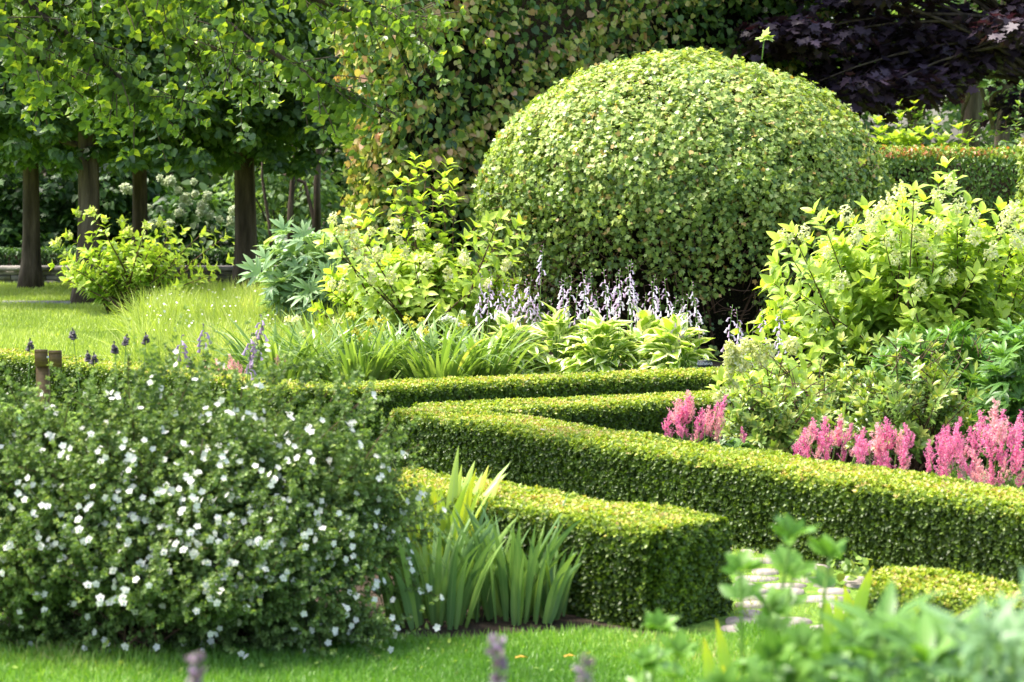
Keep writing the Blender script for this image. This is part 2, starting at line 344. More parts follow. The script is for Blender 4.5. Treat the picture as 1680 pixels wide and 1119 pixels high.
def shrub(name, label, cat, c, rx, ry, h, n, tpl, L, mat, m=7, t0=.4, phi=1.0, tips=None, zmin=.15, ctrl=.55, stem=.008, nst=60, vb=.45, vt=.35,
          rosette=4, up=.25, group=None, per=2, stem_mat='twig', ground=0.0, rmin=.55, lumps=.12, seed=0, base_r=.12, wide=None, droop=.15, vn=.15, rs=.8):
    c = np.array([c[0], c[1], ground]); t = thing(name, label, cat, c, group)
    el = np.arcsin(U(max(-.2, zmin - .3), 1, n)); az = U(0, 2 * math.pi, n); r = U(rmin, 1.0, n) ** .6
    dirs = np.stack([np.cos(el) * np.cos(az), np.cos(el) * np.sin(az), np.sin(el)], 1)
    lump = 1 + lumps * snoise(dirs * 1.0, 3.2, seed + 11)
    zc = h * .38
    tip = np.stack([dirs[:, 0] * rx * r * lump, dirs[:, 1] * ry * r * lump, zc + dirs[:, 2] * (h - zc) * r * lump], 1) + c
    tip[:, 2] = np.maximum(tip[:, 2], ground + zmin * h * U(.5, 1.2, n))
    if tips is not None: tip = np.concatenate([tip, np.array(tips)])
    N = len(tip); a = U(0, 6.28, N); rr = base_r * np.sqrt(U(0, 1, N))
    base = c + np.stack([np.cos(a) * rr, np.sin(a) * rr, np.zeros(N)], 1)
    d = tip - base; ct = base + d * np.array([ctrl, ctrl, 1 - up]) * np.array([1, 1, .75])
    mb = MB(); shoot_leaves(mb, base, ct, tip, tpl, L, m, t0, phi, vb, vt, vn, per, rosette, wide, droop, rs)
    fo = mb.build('foliage', M[mat], t, smooth=True)
    sb = MB()
    idx = list(range(min(nst, n))) + list(range(n, N))
    for i in idx:
        if nst < 10 or i < n or i % 2: sb.tube(bez(base[i], ct[i], tip[i], 8), np.linspace(stem, stem * .3, 8), 5)
    sb.build('branches', M[stem_mat], t, smooth=True)
    return t, tip, base, ct
def panicles(t, pts, r, mat='cream', n=140, el=1.3, seed=1, name='flower_head', flat=1.0, pet=.018, vb=.5):
    """small flower heads, each its own part, sharing a few meshes"""
    protos = []
    for k in range(3):
        mb = MB(); q = rdir(n) * (U(.3, 1, n) ** .5)[:, None]; q = q * np.array([1, 1, flat]) * r
        if el > 1: q[:, 2] = q[:, 2] * el + r * .5 * el; q[:, :2] *= (1 - .35 * np.clip(q[:, 2:3] / (2 * r * el), 0, 1))
        for _ in range(2): mb.leaves(T_ROUND, q, rdir(n), unit(q + 1e-6) + rdir(n) * .6, pet * U(.6, 1.2, n), U(0, 1, n) * .8 + vb - .4)
        protos.append(mb.build(name, M[mat], t, origin=(0, 0, 0)))
    for i, p in enumerate(pts[:100]):
        copy_part(protos[i % 3], t, p, rz=U(0, 6), sc=U(.75, 1.2), rx=U(-.25, .25), ry=U(-.25, .25))
    for o in protos: hide_proto(o)

def near_front(pts, tip, n, cam_bias=1.0, jit=True):
    """the n tips that show best from the path (towards the camera side and high)"""
    s = tip[:, 2] * 1.2 - tip[:, 1] * .8 * cam_bias + U(0, .5, len(tip)); return tip[np.argsort(-s)[:n]]

def surface(mb, p, nr, tpl, L, v, flop=.7, down=.4, wide=None, tw=1.0):
    N = len(p); n = unit(nr + rdir(N) * flop); d = unit(np.cross(n, rdir(N)) * tw - Z * down + nr * U(0, .45, N)[:, None])
    mb.leaves(tpl, p, d, n, L * U(.65, 1.25, N), v, wide)

def hedge(name, label, segs, hw, h, dens, L, mat='box', group=None, sprigs=True, tpls=None, core='core', rnd=.028, vt=.78, vs=.18, wob=.02, flop=.55, cat='hedge', ends=True, drop=None, top_noise=.008, z0=0.0, inset=.035, jit=.02):
    mid = (np.array(segs[0][0]) + np.array(segs[0][1])) / 2
    t = thing(name, label, cat, (mid[0], mid[1], z0), group)
    A_ = [(np.array(a, float), np.array(b, float)) for a, b in segs]; PP = []; NN = []; VV = []
    for si, (a, b) in enumerate(A_):
        d = b - a; ln = np.linalg.norm(d); d = d / ln; s = np.array([-d[1], d[0]])
        def put(u, x, z, nx, nz, nu, v):
            keep = np.ones(len(u), bool); q = a + np.outer(u, d) + np.outer(x, s)
            for sj, (a2, b2) in enumerate(A_):
                if sj == si: continue
                d2 = b2 - a2; l2 = np.linalg.norm(d2); d2 = d2 / l2; s2 = np.array([-d2[1], d2[0]]); r_ = q - a2
                uu = r_ @ d2; xx = np.abs(r_ @ s2); ins = (uu > .04) & (uu < l2 - .04) & (xx < hw - .04)
                if sj > si or True: keep &= ~(ins & ((nz < .9) | (sj > si)))
            nrm = np.stack([d[0] * nu + s[0] * nx, d[1] * nu + s[1] * nx, nz], 1)
            p3 = np.column_stack([q, z]); p3 = p3 + nrm * (snoise(p3, 2.2, 3) * wob + U(-jit, top_noise + .006, len(u)))[:, None]
            p3[:, 2] += z0
            PP.append(p3[keep]); NN.append(nrm[keep]); VV.append(v[keep])
        n = int(dens * ln * 2 * hw); u = U(0, ln, n); x = U(-hw, hw, n); e = np.clip(np.abs(x) - (hw - rnd), 0, rnd)
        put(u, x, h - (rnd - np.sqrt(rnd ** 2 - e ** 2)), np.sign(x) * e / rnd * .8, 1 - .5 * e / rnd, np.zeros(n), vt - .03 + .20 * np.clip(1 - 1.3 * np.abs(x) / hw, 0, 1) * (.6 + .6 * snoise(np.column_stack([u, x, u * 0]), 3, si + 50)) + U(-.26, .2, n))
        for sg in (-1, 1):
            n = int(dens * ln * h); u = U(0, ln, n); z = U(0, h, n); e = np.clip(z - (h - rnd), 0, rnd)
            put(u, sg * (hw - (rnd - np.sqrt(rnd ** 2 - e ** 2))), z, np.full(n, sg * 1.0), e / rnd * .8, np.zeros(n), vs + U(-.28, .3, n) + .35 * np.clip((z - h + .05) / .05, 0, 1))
        if ends:
            for ue, sg in ((0, -1), (ln, 1)):
                n = int(dens * 2 * hw * h); x = U(-hw, hw, n); z = U(0, h, n); e = np.clip(z - (h - rnd), 0, rnd); e2 = np.clip(np.abs(x) - (hw - rnd * 1.6), 0, rnd * 1.6)
                put(ue - sg * ((rnd - np.sqrt(rnd ** 2 - e ** 2)) + rnd * 1.6 - np.sqrt((rnd * 1.6) ** 2 - e2 ** 2)), x, z, np.zeros(n), e / rnd * .8, np.full(n, sg * 1.0), vs + .2 + U(-.28, .3, n))  # end leaves given a paler tone to stand for light on the ends
    p = np.concatenate(PP); nr = np.concatenate(NN); v = np.concatenate(VV)
    kk = (snoise(p, 9, 61) < 1.02) | (U(0, 1, len(p)) < .35); p, nr, v = p[kk], nr[kk], v[kk]
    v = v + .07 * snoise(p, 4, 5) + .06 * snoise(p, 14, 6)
    if drop is not None:
        k = drop(p); p, nr, v = p[k], nr[k], v[k]
    mb = MB(); N = len(p)
    if sprigs:
        for k, tp in enumerate(tpls or SP_BOX):
            i = np.arange(k, N, len(tpls or SP_BOX)); d = nr[i] + rdir(len(i)) * flop + Z * .25
            q = len(tp[0]); vv = np.repeat(v[i], q) + np.repeat(U(-.16, .16, len(i) * (q // 4)), 4)
            mb.leaves(tp, p[i], d, rdir(len(i)), L * U(.7, 1.25, len(i)), v[i]); mb.v[-1] = vv
    else:
        surface(mb, p, nr, tpls[0], L, v, flop)
    mb.build('foliage', M[mat], t)
    cb = MB()
    for si, (a, b) in enumerate(A_):
        d = b - a; ln = np.linalg.norm(d); c2 = (a + b) / 2; hh = h - inset - .003 * si
        cb.box((c2[0], c2[1], z0 + hh / 2), (ln / 2 - inset * .9, hw - inset, hh / 2), math.atan2(d[1], d[0]))
    cb.build('shade_core', M[core], t)  # added dark boxes inside the leaves, block light and the view through
    return t

# ------------------------------------------------------------------ the ground
def sheet(name, pts, z, mat, nk='structure'):
    V = [(x, y, z) for x, y in pts]; mb = MB(); c = np.mean(np.array(V), 0)
    mb.raw(np.array([c] + V), np.array([(0, i + 1, (i + 1) % len(V) + 1) for i in range(len(V))]))
    return kind(mb.build(name, M[mat]), nk)
sheet('ground', [(-400, -100), (400, -100), (400, 700), (-400, 700)], -0.004, 'turf')
sheet('flower_bed', [(-2.2, 13.2), (7, 12.6), (7, 22), (-1.5, 22), (-1.9, 17.5)], 0.004, 'soil')
sheet('flower_bed', [(.5, 10.0), (1.6, 9.9), (6, 6.4), (9, 6.4), (9, 12.4), (1.6, 12.0)], 0.008, 'soil')
sheet('flower_bed', [(-.75, 7.1), (-.1, 7.0), (.42, 7.0), (.55, 7.1), (.7, 7.9), (-.6, 9.6), (-2.6, 9.6), (-2.6, 6.9), (-1.0, 6.75)], 0.004, 'soil')

def grass(name, label, n, region, hgt, mat, lean=.35, width=1.0, vb=.5, patch=.15, z=0.0, dens=None):
    x, y = region(n)
    p = np.column_stack([x, y, np.full(len(x), z)])
    if dens is not None:
        k = U(0, 1, len(p)) < dens(p); p = p[k]
    N = len(p); pn = snoise(p, 1.6, 8)
    d = Z + rdir(N) * lean; d[:, 2] = np.abs(d[:, 2]) + .2
    mb = MB(); mb.leaves(blade_tpl([(0, .03), (.4, .026), (.75, .017), (1, 0)], .2, .25), p, d, rdir(N) + np.array([0, -.6, .3]), hgt * U(.5, 1.2, N) * (1 + .2 * pn), vb + patch * pn + U(-.25, .25, N), width)
    return kind(mb.build(name, M[mat]), 'stuff', label, 'grass')
def trap(y0, y1, xa, xb):     # x limits in pixels, y in metres
    def f(n):
        y = np.sqrt(U(y0 * y0, y1 * y1, n)); return (U(xa, xb, n) - 840) / F * y, y
    return f
grass('lawn_grass', 'short mown bright green lawn along the front edge of the beds', 210000, trap(6.0, 7.75, -60, 1500), .05, 'front', 1.0, 1.2, .5, .25,
      dens=lambda p: np.where((p[:, 1] > 7.05 + .05 * np.sin(p[:, 0] * 7)) & (p[:, 0] < .85) | ((p[:, 0] > .8) & (p[:, 1] > 7.2 + .05 * np.sin(p[:, 0] * 9))), 0.0, 1.0))
grass('meadow_grass', 'tall pale lime meadow grass mounded below the lilac hosta bank', 150000, trap(15.4, 24.5, -60, 620), .42, 'meadow', 1.3, .38, .5, .3,
      dens=lambda p: np.clip(((p[:, 0] / p[:, 1] * F + 840) - 200) / 120 + .25 * snoise(p, 1, 4), 0, 1) * np.clip((25.5 - p[:, 1]) / 2, 0, 1))
grass('lawn_grass', 'sunlit far lawn running up to the tree trunks', 150000, trap(15.2, 30.4, -80, 560), .085, 'meadow', .6, 2.0, .5, .2)

# the paved path between the hedges
pb = MB()
for ty in np.arange(7.25, 9.6, .13):
    x = .84 + U(-.1, .1)
    while x < 2.9:
        wdt = U(.09, .24)
        if U() < .86:
            k = 9; a = np.arange(k) / k * 6.283 + U(0, 1); rr = 1 - U(0, .34, k)
            px = x + wdt / 2 + np.cos(a) * rr * wdt * .52; py = ty + U(-.015, .015) + np.sin(a) * rr * .062; zt = .007 + U(0, .004)
            V = [(x + wdt / 2, ty, zt)] + [(px[i], py[i], zt - .003) for i in range(k)] + [(px[i] + .004 * math.cos(a[i]), py[i] + .004 * math.sin(a[i]), -.01) for i in range(k)]
            T = [(0, 1 + i, 1 + (i + 1) % k) for i in range(k)] + [t for i in range(k) for t in ((1 + i, 1 + k + i, 1 + k + (i + 1) % k), (1 + i, 1 + k + (i + 1) % k, 1 + (i + 1) % k))]
            pb.raw(np.array(V), np.array(T))
        x += wdt + U(.012, .04)
kind(pb.build('path', M['paving']), 'structure')
grass('path_grass', 'sparse yellowish grass growing between the pale paving stones', 26000, lambda n: (U(.8, 3.0, n), U(7.2, 9.7, n)), .03, 'lawn', .8, 1.5, .75, .3,
      dens=lambda p: np.clip(.30 + .6 * snoise(p, 6, 21), 0, 1))
grass('path_grass', 'green grass tufts along the foot of the long zigzag hedge', 9000, lambda n: (U(.8, 2.4, n), 9.9 - U(0, .38, n) + 0 * U(0, 1, n)), .07, 'lawn', .5, 1.3, .55, .2,
      dens=lambda p: (p[:, 1] < 10.3 - .95 * (p[:, 0] - .35)).astype(float))
kb = MB(); kb.box((X(-60, 25.6), 25.6, .03), (1.85, .12, .04)); kind(kb.build('kerb', M['kerb']), 'structure')

# ------------------------------------------------------------------ clipped box hedges
def hp(px, py, h): g = G(px, py, h); return g[:2]
h1 = .36
# long arm: far edge (815,675)-(1680,808); near edge (620,680)-(1680,845)
f1, f2 = hp(830, 676, h1), hp(1680, 808, h1); n1, n2 = hp(700, 686, h1), hp(1680, 845, h1)
dv = unit(n2 - n1); sv = np.array([-dv[1], dv[0]]); wz = abs((f1 - n1) @ sv); wz = (abs((f1 - n1) @ sv) + abs((f2 - n1) @ sv)) / 2
print('zigzag width', wz, n1, n2)
hwz = wz / 2 * .88
a0 = hp(632, 678, h1) + sv * hwz * 1.0 + dv * .05; b0 = n2 + sv * hwz + dv * 1.2
g1, g2 = hp(800, 672, h1), hp(1180, 658, h1); e2 = hp(1180, 645, h1); dv2 = unit(g2 - g1); s2 = np.array([-dv2[1], dv2[0]]); w2 = abs((e2 - g1) @ s2)
print('far arm width', w2)
c2 = g2 + s2 * hwz * .8 + dv2 * .5
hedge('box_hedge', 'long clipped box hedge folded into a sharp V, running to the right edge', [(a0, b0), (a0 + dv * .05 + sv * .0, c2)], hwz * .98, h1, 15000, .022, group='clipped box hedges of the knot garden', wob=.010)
# near hedge
h2 = .36
m1, m2 = hp(757, 832, h2), hp(1150, 893, h2); k1, k2 = hp(760, 778, h2), hp(1150, 860, h2)
dv = unit(m2 - m1); sv = np.array([-dv[1], dv[0]]); wn = (abs((k1 - m1) @ sv) + abs((k2 - m1) @ sv)) / 2; print('near width', wn)
wn = min(wn, .46); a = hp(560, 793, h2) + sv * wn / 2; b = m2 + sv * wn / 2 - dv * .22
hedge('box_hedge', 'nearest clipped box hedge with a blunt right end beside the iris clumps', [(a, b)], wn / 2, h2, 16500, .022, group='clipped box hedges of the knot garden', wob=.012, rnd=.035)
# back hedge with its left arm
h3 = .32
q1, q2 = hp(560, 643, h3), hp(1167, 618, h3); dq = unit(q2 - q1); sq = np.array([-dq[1], dq[0]])
a = q1 + sq * .17 - dq * .12; b = q2 + sq * .17 + dq * 1.4
cl = hp(-60, 575, h3)
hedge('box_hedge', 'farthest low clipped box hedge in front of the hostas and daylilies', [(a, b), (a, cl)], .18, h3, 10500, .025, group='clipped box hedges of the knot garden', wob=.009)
# lower right hedge
r1, r2 = hp(1392, 948, .2), hp(1760, 985, .2); dr = unit(r2 - r1); sr = np.array([-dr[1], dr[0]])
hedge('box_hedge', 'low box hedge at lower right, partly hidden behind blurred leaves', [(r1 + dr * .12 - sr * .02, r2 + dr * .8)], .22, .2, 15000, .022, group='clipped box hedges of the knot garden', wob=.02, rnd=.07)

# ------------------------------------------------------------------ the great dome
dc = np.array([X(1120, 19.5), 19.5, 0.0]); RX = 2.04
t = thing('dome_shrub', 'huge clipped dome of lobed green leaves behind the flowering hostas', 'shrub', dc)
def dome_r(z):       # radius at height z
    zc = 1.42; return np.where(z > zc, RX * np.sqrt(np.clip(1 - ((z - zc) / 1.47) ** 2, 0, 1)), RX * (1 - .13 * ((zc - z) / zc) ** 1.6))
mb = MB()
n = 155000
zc = 1.42; el = np.arcsin(U(0, 1, int(n * .66))); az = U(0, 6.283, len(el))
p = np.stack([np.cos(el) * np.cos(az) * RX, np.cos(el) * np.sin(az) * RX, zc + np.sin(el) * 1.47], 1)
nr = unit(np.stack([np.cos(el) * np.cos(az), np.cos(el) * np.sin(az), np.sin(el) * 1.35], 1))
zl = U(.05, zc, n - len(el)); az2 = U(0, 6.283, len(zl)); rl = dome_r(zl)
p = np.concatenate([p, np.stack([np.cos(az2) * rl, np.sin(az2) * rl, zl], 1)]); nr = np.concatenate([nr, np.stack([np.cos(az2), np.sin(az2), -.12 + 0 * zl], 1)])
az = np.arctan2(p[:, 1], p[:, 0])
nz1 = snoise(p, 2.0, 31); nz2 = snoise(p, 6.5, 32)
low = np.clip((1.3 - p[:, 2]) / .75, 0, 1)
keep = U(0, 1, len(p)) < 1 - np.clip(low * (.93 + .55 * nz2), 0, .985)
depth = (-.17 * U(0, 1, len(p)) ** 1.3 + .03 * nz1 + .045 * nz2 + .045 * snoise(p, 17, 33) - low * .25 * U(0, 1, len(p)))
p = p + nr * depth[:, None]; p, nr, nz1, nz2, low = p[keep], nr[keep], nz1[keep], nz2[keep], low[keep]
v = .60 + .10 * nz1 + .10 * snoise(p, 9, 35) + U(-.28, .3, len(p)) + .22 * np.clip(p[:, 2] - 1.4, 0, 1) - .14 * low - .55 * (U(0, 1, len(p)) < .12)  # fresh growth paler at the top, exaggerated as light; foot darkened as shade
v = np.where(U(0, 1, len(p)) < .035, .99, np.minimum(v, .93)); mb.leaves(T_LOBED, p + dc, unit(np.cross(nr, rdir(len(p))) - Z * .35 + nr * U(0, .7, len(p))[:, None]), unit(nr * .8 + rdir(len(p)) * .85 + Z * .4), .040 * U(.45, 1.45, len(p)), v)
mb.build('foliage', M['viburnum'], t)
sb = MB()
for i in range(90):
    a = U(0, 6.28); b0_ = dc + np.array([math.cos(a) * U(.3, 1.5), math.sin(a) * U(.3, 1.5), 0]); a2 = a + U(-.4, .4); z1 = U(.4, 1.4); r1_ = float(dome_r(np.array(z1))) * .97
    tip = dc + np.array([math.cos(a2) * r1_, math.sin(a2) * r1_, z1]); sb.tube(bez(b0_, (b0_ + tip) / 2 + Z * .25, tip, 6), np.linspace(.016, .004, 6), 5)
for i in range(500):
    a = U(3.3, 6.1); z1 = U(.1, 1.7); r1_ = float(dome_r(np.array(z1))); q = dc + np.array([math.cos(a) * r1_, math.sin(a) * r1_, z1]) * np.array([.965, .965, 1]) + np.array([dc[0], dc[1], 0]) * .035 * 0
    q = dc + np.array([math.cos(a) * r1_ * .95, math.sin(a) * r1_ * .95, z1]); d = rdir(1)[0] * np.array([.2, .1, .2]); sb.tube(bez(q, q + d * .6 + rdir(1)[0] * .04, q + d, 5), .0035, 4)
sb.build('branches', M['twig'], t, smooth=True)
cb = MB(); zs = np.array([.12, .5, .9, 1.3, 1.7, 2.1, 2.4, 2.62, 2.76]); 
for i, z in enumerate(zs): pass
r_ = dome_r(np.minimum(zs, 2.9)) * .86 - .0; r_[-1] = .3; r_[:3] -= .22
V = []; k = 28
for z, r in zip(zs, r_):
    for j in range(k):
        a = j / k * 6.283; V.append((dc[0] + r * math.cos(a), dc[1] + r * math.sin(a), z))
V.append((dc[0], dc[1], 2.8)); T = []
for i in range(len(zs) - 1):
    for j in range(k): p_ = i * k + j; q_ = i * k + (j + 1) % k; T += [(p_, q_, q_ + k), (p_, q_ + k, p_ + k)]
for j in range(k): T.append(((len(zs) - 1) * k + j, (len(zs) - 1) * k + (j + 1) % k, len(V) - 1))
cb.raw(np.array(V), np.array(T)); cb.build('shade_core', M['core'], t)  # added dark shell inside the dome, keeps light from passing through
mb = MB(); s0 = P(1250, 98, 19.3); s1 = P(1254, 62, 19.3); mb.tube([s0, s1], .006, 5); sh = mb.build('sprout_stem', M['stem'], t)
mb = MB(); mb.leaves(T_LOBED, np.tile(s1, (7, 1)), rdir(7) * np.array([1, .6, .3]), Z + rdir(7) * .3, .11, U(.7, .9, 7)); mb.build('sprout_leaves', M['viburnum'], t)

# ------------------------------------------------------------------ trees
def trunk(mb, base, top, r0, r1, n=10, flare=1.55, bend=.04, sides=14):
    t = np.linspace(0, 1, n)[:, None]; p = base + (top - base) * t + np.column_stack([np.sin(t[:, 0] * 3) * bend, np.cos(t[:, 0] * 2.2) * bend - bend, 0 * t[:, 0]])
    r = r0 + (r1 - r0) * t[:, 0]; r[0] *= flare; r[1] *= 1 + (flare - 1) * .25
    mb.tube(p, r, sides, rough=.08)
def clump_crown(mb, cs, rad, nper, tpl, L, vb=.5, vn=.25, flat=.5, down=.6, flop=.8, cup=.35):
    K = len(cs); q = rdir(K * nper) * (U(0, 1, K * nper) ** .45)[:, None]; q[:, 2] *= flat
    R = np.repeat(np.broadcast_to(rad, (K,)), nper); c = np.repeat(cs, nper, 0); cv = np.repeat(U(-.12, .12, K), nper)
    p = c + q * R[:, None]; n = unit(Z * (1 - cup) + unit(q) * cup + rdir(len(p)) * flop * .6); d = unit(unit(q) * np.array([1, 1, .2]) + rdir(len(p)) * .6 - Z * down)
    mb.leaves(tpl, p, d, n, L * U(.6, 1.2, len(p)), vb + cv + U(-vn, vn, len(p)))
def linden(px, pyb, Y, r, label, rx, ry, z0, z1, ncl, dx=0, seed=0, branches=10):
    b = np.array([X(px, Y), Y, 0]); t = thing('linden_tree', label, 'tree', b, 'pleached linden trees at the left')
    mb = MB(); trunk(mb, b, b + np.array([dx, 0, 3.8]), r, r * .7); 
    for i in range(branches):
        a = U(0, 6.28); z = U(1.9, 3.4); s = b + np.array([dx * z / 3.8, 0, z]); e = s + np.array([math.cos(a) * rx * .8, math.sin(a) * ry * .8, U(-.05, .9)])
        mb.tube(bez(s, (s + e) / 2 + Z * .2, e, 6), np.linspace(.045, .01, 6), 6)
    mb.build('trunk', M['bark'], t, smooth=True)
    q = rdir(ncl) * (U(.25, 1, ncl) ** .5)[:, None]; cs = b + np.array([dx, 0, (z0 + z1) / 2]) + np.sign(q) * np.abs(q) ** .8 * np.array([rx, ry, (z1 - z0) / 2])
    mb = MB(); hang = b + np.column_stack([U(-rx, rx, 60), U(-ry, ry, 60), U(z0 - .12, z0 + .9, 60)]); hang[:30, 1] = b[1] - ry * U(.5, 1, 30); clump_crown(mb, np.concatenate([cs, hang]), np.concatenate([U(.22, .48, ncl), U(.12, .25, 60)]), 58, T_HEART, .10, .5, .34, .5, .8, .95)
    mb.build('crown', M['linden'], t)
linden(50, 470, 29.0, .135, 'linden with a slim straight trunk at the far left edge', 2.3, 1.6, 1.95, 5.4, 420)
linden(143, 500, 25.6, .155, 'linden whose grey trunk stands behind the small golden hydrangea', 2.3, 1.1, 2.0, 5.2, 460, dx=.02)
linden(228, 470, 29.6, .125, 'linden with a pale grooved trunk, third from the left edge', 2.2, 1.5, 1.98, 5.5, 380)
linden(404, 470, 27.6, .165, 'linden with the darkest, stoutest trunk, rightmost of the row', 1.75, 1.5, 1.95, 5.3, 440, dx=-.1)

# overhanging tree near the viewer, its trunk left of the picture
b = np.array([-4.4, 11.6, 0]); t = thing('overhanging_tree', 'leafy tree reaching in from the upper left with drooping blurred branches', 'tree', b)
tb = MB(); trunk(tb, b, b + np.array([.1, 0, 3.6]), .14, .09)
lim = [[(-150, -330), (260, -20), (600, 178)], [(-200, -250), (350, -60), (690, 60)], [(-260, -200), (60, 0), (250, 175)], [(-300, -120), (-60, 40), (150, 150)],
       [(-150, -300), (200, -60), (420, 140)], [(-100, -330), (420, -140), (640, 30)], [(-250, -150), (-60, -20), (60, 110)], [(-200, -300), (100, -80), (330, 90)]]
A = []; B_ = []; C_ = []
top = b + np.array([.1, 0, 3.3])
for i, (s, m_, e) in enumerate(lim):
    Y0 = 10.2 + .25 * (i % 5); s3, m3, e3 = P(*s, Y0), P(*m_, Y0), P(*e, Y0)
    cv = bez(s3, m3 * 1.0, e3, 14); cv = np.concatenate([[top, (top + s3) / 2 + Z * .2], cv]); tb.tube(cv, np.linspace(.045, .006, len(cv)), 7)
    for j in range(105):
        t_ = U(.12, 1) ** .7; q = (1 - t_) ** 2 * s3 + 2 * t_ * (1 - t_) * m3 + t_ * t_ * e3; tg = unit(2 * (1 - t_) * (m3 - s3) + 2 * t_ * (e3 - m3))
        d = unit(tg * .8 + rdir(1)[0] * np.array([.8, .9, .6]) - Z * .05) * U(.12, .42); A.append(q); B_.append(q + d * .5 + Z * .03); C_.append(q + d)
A, B_, C_ = map(np.array, (A, B_, C_)); mb = MB(); shoot_leaves(mb, A, B_, C_, T_BROAD, .064, 7, .12, 1.1, .5, .35, .28, 1, 3, 1.15, .3)
mb.build('crown', M['apple'], t, smooth=True)
for i in range(0, len(A), 2): tb.tube(bez(A[i], B_[i], C_[i], 4), .003, 4)
tb.build('trunk', M['bark'], t, smooth=True)

# tall hedge with red tips
def wallplant(name, label, cat, a, b, hw, h, n, tpl, L, mat, vfun, jit=.35, bulge=.25, core_in=.45, z0=0.0, flop=.6, down=.6, top_r=.4, gaps=0.0):
    a = np.array(a, float); b = np.array(b, float); d = b - a; ln = np.linalg.norm(d); d /= ln; s = np.array([-d[1], d[0]])
    t = thing(name, label, cat, (*((a + b) / 2), 0)); mb = MB()
    per = ln * 2 + 4 * hw; q = U(0, per + ln * .5, n); x = np.zeros(n); u = np.zeros(n); nx = np.zeros(n); nu = np.zeros(n); nz = np.zeros(n); z = U(z0, h, n)
    k1 = q < ln; u[k1] = q[k1]; x[k1] = -hw; nx[k1] = -1
    k2 = (q >= ln) & (q < 2 * ln); u[k2] = q[k2] - ln; x[k2] = hw; nx[k2] = 1
    k3 = (q >= 2 * ln) & (q < 2 * ln + 2 * hw); x[k3] = q[k3] - 2 * ln - hw; nu[k3] = -1
    k4 = (q >= 2 * ln + 2 * hw) & (q < per); x[k4] = q[k4] - 2 * ln - 3 * hw; u[k4] = ln; nu[k4] = 1
    k5 = q >= per; u[k5] = U(0, ln, k5.sum()); x[k5] = U(-hw, hw, k5.sum()); z[k5] = h; nz[k5] = 1
    sg = -1 if (s[1] * -1) > 0 else 1
    nrm = np.stack([d[0] * nu + s[0] * nx, d[1] * nu + s[1] * nx, nz], 1); p = np.column_stack([a + np.outer(u, d) + np.outer(x, s), z])
    b1 = snoise(p, 1.3, 41); b2 = snoise(p, 4.5, 42)
    p = p + nrm * (b1 * bulge + b2 * bulge * .4 - jit * U(0, 1, n) ** 1.5)[:, None]
    kp = U(0, 1, n) > gaps * np.clip(.4 - 1.5 * b2, 0, 1); p, nrm, b1, b2 = p[kp], nrm[kp], b1[kp], b2[kp]; N = len(p)
    mb.leaves(tpl, p, unit(nrm * .35 + rdir(N) * .6 - Z * down), unit(nrm * .8 + Z * .35 + rdir(N) * flop), L * U(.6, 1.25, N), vfun(p, b1, b2, N))
    mb.build('foliage', M[mat], t)
    cb = MB(); c2_ = (a + b) / 2; cb.box((c2_[0], c2_[1], z0 + (h - core_in) / 2), (ln / 2 - core_in, max(hw - core_in, .08), (h - core_in) / 2), math.atan2(d[1], d[0])); cb.build('shade_core', M['core'], t)  # last box: added dark filler that stops light showing through the foliage
    return t
def vred(p, b1, b2, N):
    x = p[:, 0] / p[:, 1] * F + 840
    tip = (U(0, 1, N) < np.clip(.42 + .5 * b2 - np.clip((x - 980) / 500, 0, .36), .03, .9)); return np.where(tip, U(.62, 1, N), U(.0, .6, N))
wallplant('tall_hedge', 'tall loose hedge of heart-shaped leaves with salmon red tips behind the golden hydrangea', 'hedge', (X(600, 23.3), 23.3), (X(1330, 27.5), 28.2), .75, 5.2, 85000, T_HEART, .09, 'redtip', vred, .45, .22, .42, gaps=.7, flop=1.0)

# clipped hedge at the right and the shrub at the right edge
def vclip(p, b1, b2, N): return .42 + U(-.3, .3, N) + np.where(p[:, 2] > 1.93, .38, 0)
wallplant('clipped_hedge', 'flat-topped clipped hedge with a reddish top at the right, beyond the dome', 'hedge', (X(1400, 22.6), 22.6), (X(1900, 22.2), 22.2), .5, 2.03, 42000, T_OVATE, .055, 'ivy', vclip, .12, .03, .2, gaps=.45)
wallplant('clipped_shrub', 'yellow-green clipped shrub cut by the right edge', 'shrub', (X(1668, 20), 19.6), (X(1880, 20), 19.6), .42, 2.08, 9000, T_LOBED, .07, 'viburnum', lambda p, b1, b2, N: .62 + .15 * b2 + U(-.28, .3, N), .12, .1, .3)

# purple maple
b = np.array([X(1760, 26.5), 26.5, 0]); t = thing('purple_maple', 'dark purple-leaved maple spreading over the upper right', 'tree', b)
tb = MB(); trunk(tb, b, b + Z * 5, .2, .1); cs = []
for i in range(66):
    px, py = U(1190, 1800), U(-160, 185); lim_ = 190 - (1680 - px) * .12 if px < 1680 else 190
    if px < 1330: py = U(-160, 70)
    py = min(py, 185 - max(0, 1400 - px) * .75); e = P(px, py, U(25.4, 27.8)); s = b + Z * U(2.6, 4.6); m_ = (s + e) / 2 + Z * .5
    cv = bez(s, m_, e, 8); tb.tube(cv, np.linspace(.04, .008, 8), 5)
    for j in range(5): cs.append(e + rdir(1)[0] * np.array([.45, .45, .16])); 
    cs.append(cv[5] + rdir(1)[0] * .2)
tb.build('trunk', M['bark'], t, smooth=True)
mb = MB(); clump_crown(mb, np.array(cs), U(.3, .5, len(cs)), 46, T_MAPLE, .15, .5, .35, .4, .3, .7); mb.build('crown', M['purple'], t)

